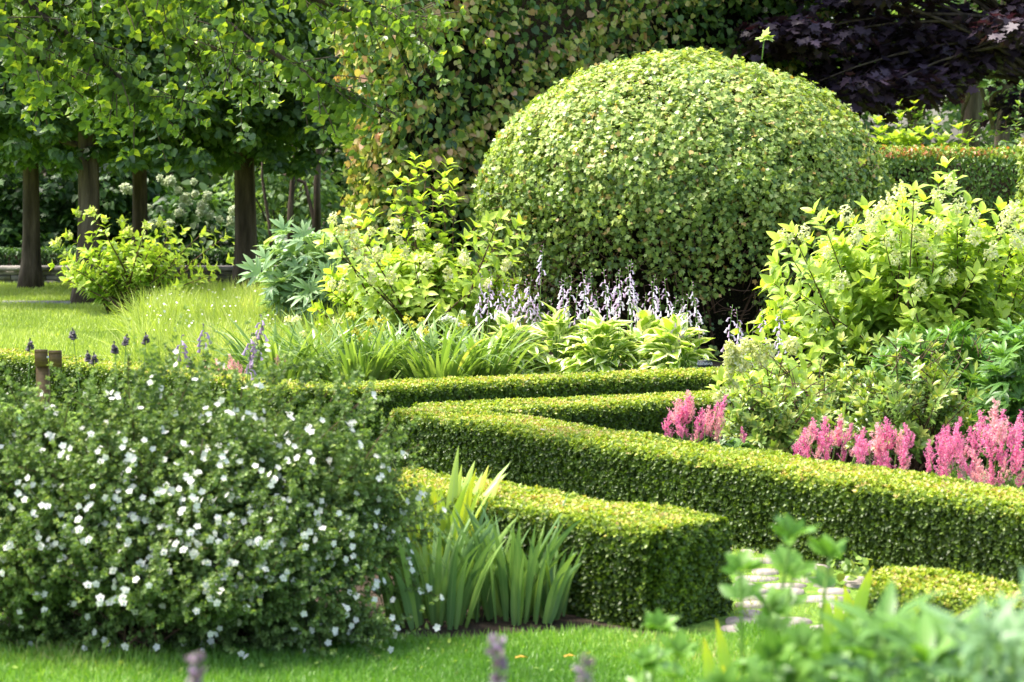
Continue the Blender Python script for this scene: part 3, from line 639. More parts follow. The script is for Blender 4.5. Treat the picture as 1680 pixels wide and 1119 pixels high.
# ------------------------------------------------------------------ far background at the left: wall, low hedge, shrubs
Yw = 30.6; wx0, wx1 = X(-120, Yw), X(620, Yw)
t = thing('stone_wall', 'low dark stone wall with a flat coping behind the linden trunks', 'wall', ((wx0 + wx1) / 2, Yw, 0))
mb = MB(); rows = [(0.0, .085), (.09, .165), (.17, .235)]
for z0, z1 in rows:
    x = wx0
    while x < wx1:
        l = U(.25, .7); mb.box((x + l / 2, Yw + U(-.02, .02), (z0 + z1) / 2), (l / 2 - .008, .14, (z1 - z0) / 2 - .004)); x += l
mb.build('masonry', M['stone'], t)
mb = MB(); x = wx0
while x < wx1:
    l = U(.7, 1.1); mb.box((x + l / 2, Yw + .05, .27 + U(0, .006)), (l / 2 - .005, .26, .028)); x += l
mb.build('coping', M['stone'], t)
wallplant('clipped_hedge', 'dark low clipped hedge along the top of the stone wall', 'hedge', (wx0, Yw + .9), (wx1, Yw + .9), .35, .56, 16000, T_OVATE, .07, 'dark', lambda p, b1, b2, N: .4 + U(-.3, .35, N) + np.where(p[:, 2] > .5, .2, 0), .08, .02, .1)
def bush(name, label, px, Y, rx, ry, h, ncl, tpl, L, mat='dark', group=None, vb=.45, z0=0, cat='shrub', zlow=.2):
    b = np.array([X(px, Y), Y, z0]); t = thing(name, label, cat, b, group)
    tb = MB()
    for i in range(8): a = U(0, 6.28); tb.tube(bez(b + np.array([.1 * math.cos(a), .1 * math.sin(a), 0]), b + Z * h * .4, b + np.array([math.cos(a) * rx * .7, math.sin(a) * ry * .7, h * U(.5, .9)]), 7), np.linspace(.03, .008, 7), 5)
    tb.build('branches', M['bark'], t, smooth=True)
    q = rdir(ncl) * (U(.2, 1, ncl) ** .5)[:, None]; q[:, 2] = np.abs(q[:, 2]) * .95 + .0
    cs = b + q * np.array([rx, ry, h]); cs[:, 2] = np.maximum(cs[:, 2], b[2] + zlow * U(.5, 1.5, ncl)); k = rng.permutation(ncl)[: ncl // 2]; cs[k, 2] = b[2] + (cs[k, 2] - b[2]) * U(.1, 1, len(k))
    mb = MB(); clump_crown(mb, cs, U(.2, .42, ncl), 36, tpl, L, vb, .3, .6, .5); mb.build('foliage', M[mat], t)
    return t
bush('dark_shrub', 'dense dark shrub filling the gap at the far left behind the trunks', 0, 33.6, 1.7, 1.0, 3.0, 230, T_MAPLE, .13)
bush('dark_shrub', 'dark broadleaf shrub showing between the second and third linden trunks', 180, 34, 1.3, 1.0, 2.9, 200, T_BROAD, .17)
bush('woodland_shrub', 'mid-green leafy shrub in the gap between the dome and the purple maple', 1470, 33, .8, .8, 2.5, 90, T_BROAD, .13, 'wood_far', vb=.5)
bush('woodland_shrub', 'pale green leafy shrub under the right half of the purple maple', 1640, 31, .9, .8, 2.5, 100, T_OVATE, .14, 'wood_far', vb=.5)
t = bush('white_hydrangea', 'shaded shrub with round creamy white flower heads between the linden trunks', 330, 32.6, 1.15, .8, 1.55, 200, T_BROAD, .17, vb=.55)
hp_ = [P(x, y, 31.9) for x, y in [(262, 292), (280, 297), (292, 312), (305, 322), (320, 318), (332, 336), (340, 321), (308, 330), (330, 347), (345, 353), (360, 360), (294, 349), (278, 367), (318, 298), (383, 345), (205, 309), (213, 312), (243, 341), (300, 326), (250, 368), (270, 300), (352, 376), (380, 362)]]
panicles(t, hp_, .065, 'whitish', 150, 1.0, pet=.035, vb=.5)
bush('woodland_shrub', 'bright green shrub glowing in the gap right of the stoutest linden trunk', 455, 38, 1.6, 1.0, 2.6, 150, T_BROAD, .15, 'wood_far', vb=.6)
bush('dark_shrub', 'dark leafy shrub behind the blue-green peony', 500, 33.5, .6, .5, 1.1, 60, T_BROAD, .14, vb=.4)
t = thing('dark_tree', 'small tree with several thin dark leaning stems right of the stoutest linden', 'tree', (X(470, 32.5), 32.5, 0))
tb = MB()
for pts, r in ([(478, 440), (476, 350), (484, 250), (470, 100)], .06), ([(520, 440), (515, 360), (500, 300), (440, 275)], .045), ([(450, 440), (442, 370), (430, 290), (436, 150)], .035), ([(522, 420), (520, 300), (530, 120), (520, 0)], .07):
    q = np.array([P(x, y, 32.5 + .1 * i) for i, (x, y) in enumerate(pts)]); q[0, 2] = 0; tb.tube(q, np.linspace(r, r * .5, 4), 7)
tb.build('trunk', M['bark'], t, smooth=True)
q = rdir(120) * U(.3, 1, 120)[:, None]; mb = MB(); clump_crown(mb, P(480, 20, 33.5) + q * np.array([1.3, 1, 1.6]) + Z * 1.2, U(.25, .45, 120), 36, T_BROAD, .14, .4, .3, .5, .5); mb.build('crown', M['dark'], t)

# woodland behind everything
mb = MB(); K = 1500; Yk = U(44, 60, K); px = U(-250, 1950, K); z = U(0, 1, K) ** .8 * 12 + .3
xw = (px - 840) / F * Yk; py = HOR - (z - H) / Yk * F
gap = ((((px - 1565) / 105) ** 2 + ((py - 150) / 55) ** 2) < 1) & (U(0, 1, K) < .85)
cs = np.column_stack([xw, Yk, z])[~gap]; clump_crown(mb, cs, U(.7, 1.5, len(cs)), 60, T_OVATE, .34, .5, .3, .6, .3)
kind(mb.build('woodland', M['wood_far']), 'stuff', 'blurred green woodland closing the view behind the garden', 'woodland')
mb = MB(); K = 1500; Yk = U(63, 74, K); px = U(-300, 1200, K); z = U(0, 1, K) * 13
cs = np.column_stack([(px - 840) / F * Yk, Yk, z]); clump_crown(mb, cs, U(1, 2, K), 40, T_OVATE, .5, .3, .3, .6, .3)
kind(mb.build('woodland', M['dark']), 'stuff', 'darker woodland farther back at the left', 'woodland')
for px, Y, r, zt, lb in ((1575, 40, .22, 6, 'tree with a broad dark trunk seen through the gap under the purple maple'), (1490, 42, .14, 6, 'tree with a slim dark trunk in the gap close to the dome'), (1625, 36, .16, 6, 'tree with a dark trunk just left of the right picture edge')):
    b = np.array([X(px, Y), Y, 0]); t = thing('woodland_tree', lb, 'tree', b, 'trees seen under the purple maple'); tb = MB(); trunk(tb, b, b + np.array([.3, 0, zt]), r, r * .6)
    cs = b + np.array([.2, 0, 5.2]) + rdir(70) * U(.3, 1, 70)[:, None] * np.array([1.9, 1.5, 2.9])
    for c in cs[:14]: tb.tube(bez(b + Z * U(2.5, 4.5), (b + Z * 4 + c) / 2, c, 5), np.linspace(.05, .01, 5), 5)
    tb.build('trunk', M['bark'], t, smooth=True); mb = MB(); clump_crown(mb, cs, U(.3, .6, len(cs)), 45, T_OVATE, .2, .5, .3, .5, .3); mb.build('crown', M['wood_far'], t)

# shoots and leafy branches rising behind the clipped hedge
for (px, py, Y, wdt, n, lb) in ((1476, 195, 23.8, .42, 9, 'tallest bright green leafy shoot rising behind the reddish hedge top'), (1440, 200, 23.6, .25, 4, 'bright leafy shoot close beside the right flank of the dome'),
                               (1506, 218, 23.9, .3, 4, 'short pale shoot between the two taller ones above the hedge'), (1536, 203, 23.8, .4, 7, 'bright green leafy shoot above the middle of the clipped hedge'), (1572, 212, 23.9, .36, 6, 'rightmost bright leafy shoot above the clipped hedge')):
    tp = P(px, py, Y); tips = [tp] + [tp + np.array([U(-wdt, wdt) * .5, U(-.2, .2), U(-.35, -.1)]) for _ in range(n)]
    shrub('hydrangea', lb, 'shrub', (tp[0], Y), .25, .2, 1.5, 10, T_BROAD, .17, 'gold', tips=tips, m=9, t0=.55, vb=.62, vt=.3, stem=.007, nst=4, group='bright shoots above the clipped hedge')
tips = [P(x, y, U(23.6, 25)) for x, y in [(1590, 200), (1610, 190), (1630, 180), (1650, 195), (1670, 170), (1600, 215), (1640, 220), (1665, 205), (1690, 190), (1620, 225), (1585, 225), (1675, 140)]]
shrub('fruit_shrub', 'leafy shrub with arching twigs behind the clipped hedge at the far right', 'shrub', (X(1660, 24.6), 24.6), .7, .5, 2.2, 90, T_BROAD, .10, 'apple', tips=tips, m=10, t0=.45, vb=.55, vt=.25, rosette=3, nst=30)
tips = [P(x, y, 24.4) for x, y in [(1475, 172), (1500, 170), (1510, 188), (1492, 182)]]
shrub('young_tree', 'thin bent sapling with a few drooping leaves above the hedge', 'tree', (X(1530, 24.4), 24.4), .2, .15, 1.6, 4, T_BROAD, .12, 'apple', tips=tips, m=9, t0=.7, vb=.6, vt=.3, rosette=3, nst=4)

# ------------------------------------------------------------------ golden hydrangeas
def pts(l, y0, y1): return [P(x, y, U(y0, y1)) for x, y in l]
# small one at the left
tips = pts([(128, 352), (150, 350), (172, 362), (200, 366), (210, 382), (240, 372), (262, 368), (278, 380), (92, 400), (112, 388), (108, 420), (120, 440), (300, 380), (330, 385), (352, 380), (368, 390), (372, 430), (350, 440),
            (240, 400), (290, 420), (150, 395), (185, 410), (310, 440), (110, 460), (135, 470), (160, 455), (225, 440), (265, 450), (330, 460), (345, 452), (180, 470), (210, 465), (290, 470)], 23.0, 24.2)
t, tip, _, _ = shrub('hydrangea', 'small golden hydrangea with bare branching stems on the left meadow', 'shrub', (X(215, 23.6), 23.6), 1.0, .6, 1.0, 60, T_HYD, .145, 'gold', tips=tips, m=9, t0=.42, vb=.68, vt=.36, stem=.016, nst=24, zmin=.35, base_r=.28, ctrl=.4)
panicles(t, [p + Z * .01 for p in tips[:12]], .055, 'cream', 45, 1.0, pet=.026, vb=.3)
# the tall central one
tips = pts([(680, 262), (700, 275), (652, 292), (668, 300), (735, 270), (728, 292), (745, 305), (715, 310), (640, 320), (690, 330), (720, 335), (745, 330), (612, 350), (600, 372), (590, 356), (660, 350)], 17.6, 18.3)
tips += pts([(572, 362), (545, 380), (530, 400), (560, 420), (545, 450), (540, 470), (560, 490), (600, 400), (630, 390), (665, 390), (700, 380), (730, 400), (765, 392), (780, 372), (800, 362), (820, 358), (850, 370), (835, 385), (858, 395), (812, 400),
             (790, 420), (840, 430), (760, 440), (800, 460), (720, 430), (680, 430), (640, 430), (600, 440), (580, 460), (620, 470), (660, 475), (700, 470), (740, 480), (575, 500), (610, 505), (780, 470)], 16.6, 17.8)
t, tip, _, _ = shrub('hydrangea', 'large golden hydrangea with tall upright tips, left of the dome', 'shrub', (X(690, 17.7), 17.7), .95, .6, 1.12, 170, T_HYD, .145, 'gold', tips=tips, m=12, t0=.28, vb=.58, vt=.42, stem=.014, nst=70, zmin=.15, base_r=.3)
fl = [P(x, y, 16.7) for x, y in [(620, 425), (585, 415), (600, 440), (655, 400), (690, 385), (545, 470), (560, 478), (700, 435), (640, 460), (580, 395), (665, 420), (545, 365), (610, 385), (735, 455), (800, 470), (645, 378), (720, 415), (760, 430), (556, 385), (610, 462), (830, 440), (572, 372)]]
panicles(t, fl, .05, 'cream', 55, 1.3, pet=.024, vb=.65)
# the big one at the right
Yr = 14.0
tips = pts([(1552, 275), (1540, 300), (1565, 298), (1500, 312), (1515, 330), (1482, 325), (1335, 350), (1350, 362), (1420, 345), (1440, 350), (1400, 372), (1372, 358), (1465, 350), (1300, 380), (1290, 405), (1280, 395), (1272, 430), (1270, 465), (1285, 490), (1610, 350), (1640, 345), (1665, 350),
            (1600, 370), (1570, 350), (1540, 350), (1680, 340), (1590, 335), (1480, 375), (1520, 370), (1450, 390), (1420, 400), (1360, 400), (1330, 400), (1320, 440), (1350, 450), (1400, 440), (1450, 430), (1500, 420), (1560, 400), (1610, 400), (1650, 400),
            (1310, 480), (1340, 500), (1390, 490), (1440, 480), (1490, 470), (1550, 450), (1600, 450), (1660, 450), (1420, 520), (1370, 530), (1480, 520), (1540, 500), (1600, 500), (1640, 500), (1700, 380), (1720, 420)], 13.0, 14.2)
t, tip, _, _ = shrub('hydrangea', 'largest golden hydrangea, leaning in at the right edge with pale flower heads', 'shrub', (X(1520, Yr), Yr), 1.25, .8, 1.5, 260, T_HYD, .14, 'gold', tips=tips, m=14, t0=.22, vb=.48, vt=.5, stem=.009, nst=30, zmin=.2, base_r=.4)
fl = [P(x, y, 13.2) for x, y in [(1475, 322), (1540, 330), (1390, 360), (1560, 310), (1320, 390), (1405, 395), (1440, 355), (1460, 400), (1500, 390), (1515, 400), (1540, 380), (1500, 350), (1600, 360), (1650, 365), (1665, 350), (1355, 420), (1290, 395), (1530, 420), (1470, 430),
                                 (1600, 395), (1625, 420), (1430, 375), (1380, 470), (1560, 460), (1510, 480), (1640, 380), (1670, 400), (1455, 345), (1575, 345)]]
panicles(t, fl, .05, 'cream', 60, 1.4, pet=.019, vb=.75)
# low hydrangeas in the right bed
tips = pts([(1205, 600), (1212, 580), (1215, 640), (1250, 560), (1190, 650), (1230, 590), (1260, 600), (1290, 560), (1320, 555), (1185, 625), (1240, 630), (1300, 600), (1330, 590), (1270, 640), (1350, 570), (1175, 665)], 11.4, 12.3)
t, tip, _, _ = shrub('hydrangea', 'low pale hydrangea with whitish panicles beside the black plant label', 'shrub', (X(1265, 12.2), 12.2), .36, .4, .62, 70, T_HYD, .11, 'gold', tips=tips, m=7, t0=.3, vb=.55, vt=.4, stem=.007, nst=20, base_r=.15)
fl = [P(x, y, 11.5) for x, y in [(1196, 612), (1200, 578), (1195, 592), (1210, 585), (1225, 575), (1178, 660), (1190, 655), (1215, 605), (1195, 625), (1240, 580), (1250, 600), (1225, 610), (1205, 640), (1262, 585), (1300, 575)]]
panicles(t, fl, .042, 'cream', 90, 1.2, pet=.018, vb=.62)

# ------------------------------------------------------------------ azaleas with brown twigs
def azalea(label, c, rx, ry, h, n, tips, seed=0, L=.06, vb=.55):
    t, tip, bs, ct = shrub('azalea', label, 'shrub', c, rx, ry, h, n, blade_tpl([(0, 0), (.3, .13), (.6, .18), (.85, .1), (1, 0)], .25, .15), L, 'azalea', tips=tips, m=6, t0=.72, phi=1.1, vb=vb, vt=.4, rosette=7, stem=.006, nst=int(n * .6), zmin=.25, base_r=.1, per=3, rs=1.1, ctrl=.35, lumps=.2, seed=seed)
    # side twigs
    A_ = tip + rdir(len(tip)) * .05; return t
az1 = pts([(1190, 700), (1210, 690), (1235, 700), (1180, 640), (1205, 650), (1230, 620), (1290, 700), (1320, 690), (1350, 680), (1260, 660), (1300, 650), (1330, 660), (1375, 640), (1240, 720), (1270, 735), (1200, 720), (1215, 670), (1185, 680), (1345, 700), (1310, 715)], 10.5, 11.0)
azalea('left azalea of the right bed, open brown twigs above the first pink flowers', (X(1275, 10.9), 10.9), .33, .3, .55, 130, az1, 1)
az2 = pts([(1440, 560), (1470, 555), (1500, 560), (1530, 570), (1560, 575), (1580, 590), (1600, 610), (1420, 580), (1400, 600), (1430, 620), (1480, 600), (1520, 610), (1560, 620), (1600, 650), (1620, 640), (1540, 650), (1480, 640), (1440, 650), (1590, 680), (1560, 680)], 10.0, 10.8)
azalea('tallest azalea, tangled bare brown twigs above the middle pink flowers', (X(1500, 10.5), 10.5), .42, .35, .72, 190, az2, 2)
az3 = pts([(1380, 560), (1350, 600), (1370, 620), (1400, 640), (1330, 630), (1390, 590), (1420, 560), (1360, 660)], 11.0, 11.6)
azalea('small azalea with cream-edged leaves between the two larger azaleas', (X(1385, 11.4), 11.4), .25, .25, .6, 90, az3, 3, vb=.6)
# twig tangle
for lab, (x0, x1, y0, y1, Y) in (('x', (1430, 1620, 570, 690, 10.4)), ('y', (1220, 1350, 610, 720, 10.8))):
    host = [o for o in C.objects if o.name.startswith('azalea') and o.type == 'EMPTY' and abs(o.location.y - Y) < .35][0]
    mb = MB()
    for i in range(60):
        q = P(U(x0, x1), U(y0, y1), Y + U(-.1, .25)); d = unit(np.array([U(-1, 1), U(-.5, .5), U(-.3, 1)])) * U(.06, .2); mb.tube(bez(q, q + d * .5 + rdir(1)[0] * .03, q + d, 5), np.linspace(.0035, .0018, 5), 4)
    kind(mb.build('twigs', M['twig'], host, smooth=True), 'stuff')

# ------------------------------------------------------------------ peonies
def peony(label, c, rx, ry, h, n, tips, L, mat, vb=.5, seed=0, group=None, **kw):
    return shrub('peony', label, 'plant', c, rx, ry, h, n, palm(T_LANCE, [0, .8, -.8, .35, -.35, 1.25, -1.25], [1, .8, .8, .85, .85, .6, .6]), L, mat, tips=tips, m=kw.pop('m', 5), t0=.45, phi=1.2, vb=vb, vt=.25, rosette=3, stem=.006, nst=n, base_r=.25, per=1, stem_mat='stem', seed=seed, droop=.35, group=group, **kw)
tips = pts([(470, 385), (500, 390), (520, 400), (455, 410), (440, 430), (430, 450), (450, 460), (485, 420), (540, 400), (555, 420), (500, 450), (530, 460), (470, 470), (560, 450), (510, 480), (545, 480)], 18.6, 19.4)
peony('blue-green peony with finely divided leaves left of the large golden hydrangea', (X(525, 19.3), 19.3), .52, .45, 1.05, 100, tips, .26, 'peony', .6, 4)
tips = pts([(1660, 545), (1640, 560), (1650, 590), (1672, 570), (1640, 610), (1668, 620), (1690, 560), (1655, 640), (1680, 600)], 9.9, 10.4)
peony('dark green peony with glossy leaflets at the right picture edge', (X(1700, 10.3), 10.3), .34, .3, .85, 60, tips, .15, 'peony_green', .5, 6)
peony('green peony filling the hollow under the largest golden hydrangea', (X(1560, 12.4), 12.4), .5, .4, .75, 60, None, .17, 'peony_green', .5, 7)

# ------------------------------------------------------------------ astilbes
def plume_mesh(seed, col, t):
    r = np.random.default_rng(seed); ps = []; hgt = .17
    for k in range(26):
        z = (k / 26) ** 1.05 * hgt; ln = .048 * (1 - k / 26) ** .95 * r.uniform(.5, 1.15) + .006; a = r.uniform(0, 6.28); m_ = max(4, int(ln * 620)); s = np.linspace(.1, 1, m_)
        q = np.stack([np.cos(a) * ln * s, np.sin(a) * ln * s, z + s * ln * (.7 + .5 * s)], 1); ps.append(q + r.normal(size=q.shape) * .0022)
    p = np.concatenate(ps); mb = MB()
    for _ in range(2): mb.leaves(T_TINY, p, rdir(len(p)) + Z * .5, rdir(len(p)), .0085 * U(.6, 1.4, len(p)), U(0, 1, len(p)))
    o = mb.build('plume', M[col], t, origin=(0, 0, 0)); return o
def astilbe(label, flowers, c, rx, nl, col='pink', mix='palepink', sc=1.0, base_h=.28, seed=0):
    t = thing('astilbe', label, 'flower', (c[0], c[1], 0), 'pink astilbes in the beds'); pr = [plume_mesh(seed + k, col if k < 2 else mix, t) for k in range(3)]
    st = MB()
    for i, (x, y, Y, s) in enumerate(flowers):
        s *= U(.7, .98)
        q = P(x, y, Y); o = copy_part(pr[i % 3 if U() < .8 else 0], t, q - Z * .17 * s * sc, rz=U(0, 6), sc=s * sc, rx=U(-.35, .35), ry=U(-.45, .45))
        g = np.array([c[0] + (q[0] - c[0]) * .6, c[1] + U(-.1, .1), 0]); st.tube(bez(g, (g + q) / 2 + Z * .02, q - Z * .1 * s, 6), .0028, 4)
    for o in pr: hide_proto(o)
    st.build('stems', M['stem'], t)
    n = nl; a = U(0, 6.28, n); rr = np.sqrt(U(0, 1, n)) * rx; p = np.stack([c[0] + np.cos(a) * rr, c[1] + np.sin(a) * rr * .45, U(.03, base_h, n)], 1)
    mb = MB(); mb.leaves(T_CUT, p, rdir(n) + Z * .1, Z + rdir(n) * .5, .085 * U(.6, 1.2, n), U(.1, .95, n)); mb.build('foliage', M['astilbe_leaf'], t)
    return t
def fl(l, Y, dy=.1): return [(x, y, Y + U(-dy, dy), s) for x, y, s in l]
astilbe('pink astilbe standing alone inside the V of the long hedge', fl([(1090, 672, .8), (1100, 690, .7), (1108, 650, 1), (1118, 655, 1), (1127, 645, 1.1), (1136, 634, 1.2), (1122, 680, .9), (1148, 670, 1), (1158, 665, 1.1), (1168, 660, 1), (1177, 644, 1.0), (1182, 668, .9), (1150, 690, .9), (1128, 700, .8), (1138, 705, .7), (1112, 668, 1), (1165, 685, .8), (1180, 698, .7), (1222, 700, .7)], 10.35), (X(1140, 10.4), 10.4), .28, 420, seed=10, base_h=.26)
L_ = [(1305, 715, .8), (1318, 700, .9), (1330, 690, 1), (1342, 685, 1), (1355, 682, 1.1), (1365, 678, 1.1), (1375, 688, 1), (1388, 692, .9), (1340, 715, .9), (1360, 712, .9), (1322, 730, .8), (1395, 705, .9), (1405, 718, .9), (1415, 700, 1), (1350, 735, .7), (1300, 738, .6), (1385, 725, .8)]
astilbe('deep pink astilbe clump under the left half of the tall azalea', fl(L_, 9.75), (X(1350, 9.85), 9.85), .32, 420, seed=20, base_h=.2)
L_ = [(1410, 712, .9), (1425, 705, 1), (1440, 688, 1.1), (1452, 694, 1.1), (1463, 680, 1.2), (1472, 700, 1), (1480, 716, 1), (1495, 694, 1), (1448, 720, .9), (1432, 735, .9), (1460, 740, 1), (1475, 745, .9), (1450, 755, .8), (1415, 738, .8), (1490, 725, .8)]
astilbe('deep pink astilbe clump on dark stems right of centre in the right bed', fl(L_, 9.35), (X(1455, 9.45), 9.45), .25, 380, seed=30, base_h=.2)
L_ = [(1525, 722, .8), (1540, 700, 1), (1552, 690, 1.1), (1566, 684, 1.2), (1572, 700, 1), (1585, 710, 1), (1560, 720, 1), (1548, 735, .9), (1600, 700, 1), (1612, 672, 1.2), (1625, 668, 1.2), (1644, 655, 1.3), (1655, 672, 1.2), (1665, 690, 1.2), (1675, 700, 1.1), (1630, 700, 1), (1645, 712, 1), (1612, 740, 1.2), (1600, 755, 1), (1628, 750, 1),
      (1650, 745, .9), (1665, 735, 1), (1590, 735, .9), (1545, 762, .7), (1670, 765, .7), (1520, 740, .7), (1638, 770, .9), (1580, 770, .7), (1610, 778, .9), (1690, 690, 1.1), (1700, 710, 1)]
astilbe('tallest pale pink astilbe clump at the right edge behind the hedge', fl(L_, 8.95, .18), (X(1620, 9.15), 9.15), .36, 650, 'pink', 'palepink', 1.0, .25, seed=40)
L_ = [(342, 590, .9), (352, 600, .8), (365, 583, .9), (375, 592, .9), (385, 580, 1), (398, 590, .8), (360, 605, .7), (455, 580, .7), (465, 585, .7)]
astilbe('small pale pink astilbe half hidden behind the white-flowered bush', fl(L_, 13.6), (X(380, 13.7), 13.7), .3, 200, 'palepink', 'palepink', 1.05, .3, seed=50)

# ------------------------------------------------------------------ hostas
T_HO = blade_tpl([(0, 0), (.08, .17), (.25, .31), (.45, .34), (.65, .26), (.85, .11), (1, 0)], .3, .45, .10)
def hosta(label, c, R, h, n, L, mat='hosta', group='variegated hostas behind the far hedge', vb=.55, wide=1.0):
    t = thing('hosta', label, 'plant', (c[0], c[1], 0), group); c3 = np.array([c[0], c[1], 0.0])
    a = U(0, 6.28, n); k = U(0, 1, n) ** .7; out = np.stack([np.cos(a), np.sin(a), np.zeros(n)], 1)
    p = c3 + out * (k * R * .72)[:, None]; p[:, 2] = h * (.95 - .8 * k ** 1.3) * U(.75, 1.1, n)
    d = out * (.3 + k)[:, None] + Z * (.8 - 1.15 * k)[:, None] + rdir(n) * .3; nn = out * (-.3 + .95 * k)[:, None] + Z * .9 + rdir(n) * .35
    mb = MB(); mb.leaves(T_HO, p, d, nn, L * U(.7, 1.2, n), vb + U(-.4, .4, n), wide); mb.build('foliage', M[mat], t, smooth=True)
    pb_ = MB()
    for i in range(0, n, 2): pb_.tube(bez(c3 + out[i] * .03, c3 + out[i] * .05 + Z * p[i, 2] * .7, p[i], 4), .004, 4)
    pb_.build('petioles', M['stem'], t); return t
def spike(t, hgt, lean, seed, col='lilac', bell=.042, nb=22, frac=.42, bud='violet'):
    r = np.random.default_rng(seed); top = np.array([lean, 0, hgt]); c = bez(np.zeros(3), np.array([lean * .2, 0, hgt * .6]), top, 12); mb = MB(); mb.tube(c, np.linspace(.0035, .0018, 12), 5)
    s = mb.build('flower_stalk', M['stem'], t, origin=(0, 0, 0)); mb = MB(); cone = []
    for k in range(nb):
        f = k / nb; tt = 1 - frac * (1 - f) ; q = (1 - tt) ** 2 * c[0] + 2 * tt * (1 - tt) * np.array([lean * .2, 0, hgt * .6]) + tt * tt * top; a = r.uniform(0, 6.28); b = bell * (1.1 - .75 * f ** 1.5)
        o = np.array([math.cos(a), math.sin(a), 0]); st = q; e = q + o * b * .8 + np.array([0, 0, -.15 * b if f < .75 else .4 * b]); tip = e + o * b * .45 + np.array([0, 0, -b * (1 if f < .75 else -.1)])
        if f < .75: mb.tube([st, e, (e + tip) / 2, tip], [.0012, .004, .0055, .011 * (1 - f * .4)], 6, v=.30 + .6 * r.uniform(0, 1), cap=False)
        else: mb.tube([st, e, tip], [.002, .004, .001], 5, v=.0 + .3 * r.uniform(0, 1))
    bl = mb.build('blossoms', M[col], s, origin=np.zeros(3)); bl.location = (0, 0, 0); return s, bl
def spikes(t, tops, hgt0, **kw):
    prs = [spike(t, 1.0, l, 60 + i, **kw) for i, l in enumerate((.06, -.05, .1))]
    return prs
def put_spikes(t, tops, base, spread=.35, col='lilac', bell=.034, nb=12, frac_len=.32, seed=60):
    """each stalk gets its own height through a few shared heights"""
    lib = {}
    for i, (x, y, Y) in enumerate(tops):
        q = P(x, y, Y); hq = max(.3, round(q[2] / .12) * .12); key = (hq, i % 2)
        if key not in lib: lib[key] = spike(t, hq, (.05, -.06)[i % 2], seed + len(lib), col, bell, nb, frac_len / hq)
        s, b = lib[key]; lean = (.05, -.06)[i % 2]; rz = U(-.7, .7)
        o = s.copy(); C.objects.link(o); o.parent = t; o.rotation_euler = (0, 0, rz); sc = q[2] / hq; o.scale = (1, 1, sc)
        o.location = np.array([q[0] - lean * math.cos(rz), q[1] - lean * math.sin(rz), 0]) - np.array(t.location)
        b2 = b.copy(); C.objects.link(b2); b2.parent = o; b2.location = (0, 0, 0)
    for s, b in lib.values(): hide_proto(b); hide_proto(s)
hs = [(835, 14.6, .46, 'hosta at the left end of the variegated row, next to the daylilies'), (915, 14.75, .44, 'second hosta of the row, its stalks the most crowded'), (985, 14.5, .48, 'middle hosta of the variegated row, widest cream-edged leaves'), (1060, 14.75, .44, 'fourth hosta of the variegated row, lilac spikes rising against the dark dome'), (1110, 14.3, .36, 'right end hosta of the variegated row, nearest the black plant label')]
tops = {0: [(790, 445), (797, 462), (806, 440), (815, 470), (826, 455), (835, 462), (842, 475), (770, 530), (785, 480), (822, 480)], 1: [(853, 448), (862, 455), (872, 452), (868, 470), (892, 400), (880, 462), (857, 480), (921, 455), (928, 448), (875, 480), (905, 490)],
        2: [(938, 450), (955, 440), (962, 452), (968, 445), (948, 470), (990, 440), (1000, 462), (1010, 450), (1018, 440), (1030, 432), (1022, 462), (978, 475), (1005, 480)], 3: [(1036, 425), (1028, 452), (1042, 462), (1068, 460), (1075, 450), (1080, 470), (1060, 480), (1090, 455), (1048, 480)], 4: [(1110, 485), (1135, 460), (1130, 480), (1140, 490), (1118, 500), (1105, 510), (1122, 488)]}
for i, (px, Y, R, lb) in enumerate(hs):
    t = hosta(lb, (X(px, Y), Y), R * 1.15, .60, 210, .165, vb=.6); put_spikes(t, [(x, y, Y + U(-.15, .2)) for x, y in tops[i]], None, seed=70 + i * 10)
t = hosta('hosta with drooping violet spikes between the plant label and the large right hydrangea', (X(1245, 13.3), 13.3), .4, .36, 70, .18, 'hosta', None, .5)
put_spikes(t, [(x, y, 13.2) for x, y in [(1202, 500), (1208, 505), (1216, 530), (1250, 505), (1283, 498), (1275, 515), (1237, 530)]], None, seed=130)
t = hosta('large blue-green hosta with white leaf edges half hidden at the far left', (X(70, 8.9), 8.9), .30, .58, 26, .2, 'hosta_blue', None, .35)
put_spikes(t, [(x, y, 8.5 + U(-.2, .2)) for x, y in [(50, 555), (118, 538), (155, 578), (143, 575), (240, 545), (187, 560), (208, 548), (310, 585)]], None, col='budhead', bell=.009, nb=22, seed=140, frac_len=.05)
t = hosta('hosta with lilac bells rising behind the middle of the white-flowered bush', (X(380, 9.2), 9.2), .35, .5, 45, .2, 'hosta_blue', None, .5)
put_spikes(t, [(x, y, 9.2 + U(-.1, .1)) for x, y in [(430, 515), (333, 530), (412, 545), (405, 575), (298, 548), (418, 560)]], None, col='violet', bell=.026, nb=9, seed=150, frac_len=.12)
t = hosta('far hosta with thin lilac spikes under the white hydrangea', (X(400, 30.0), 31.6), .9, .6, 60, .3, 'hosta', None, .3)

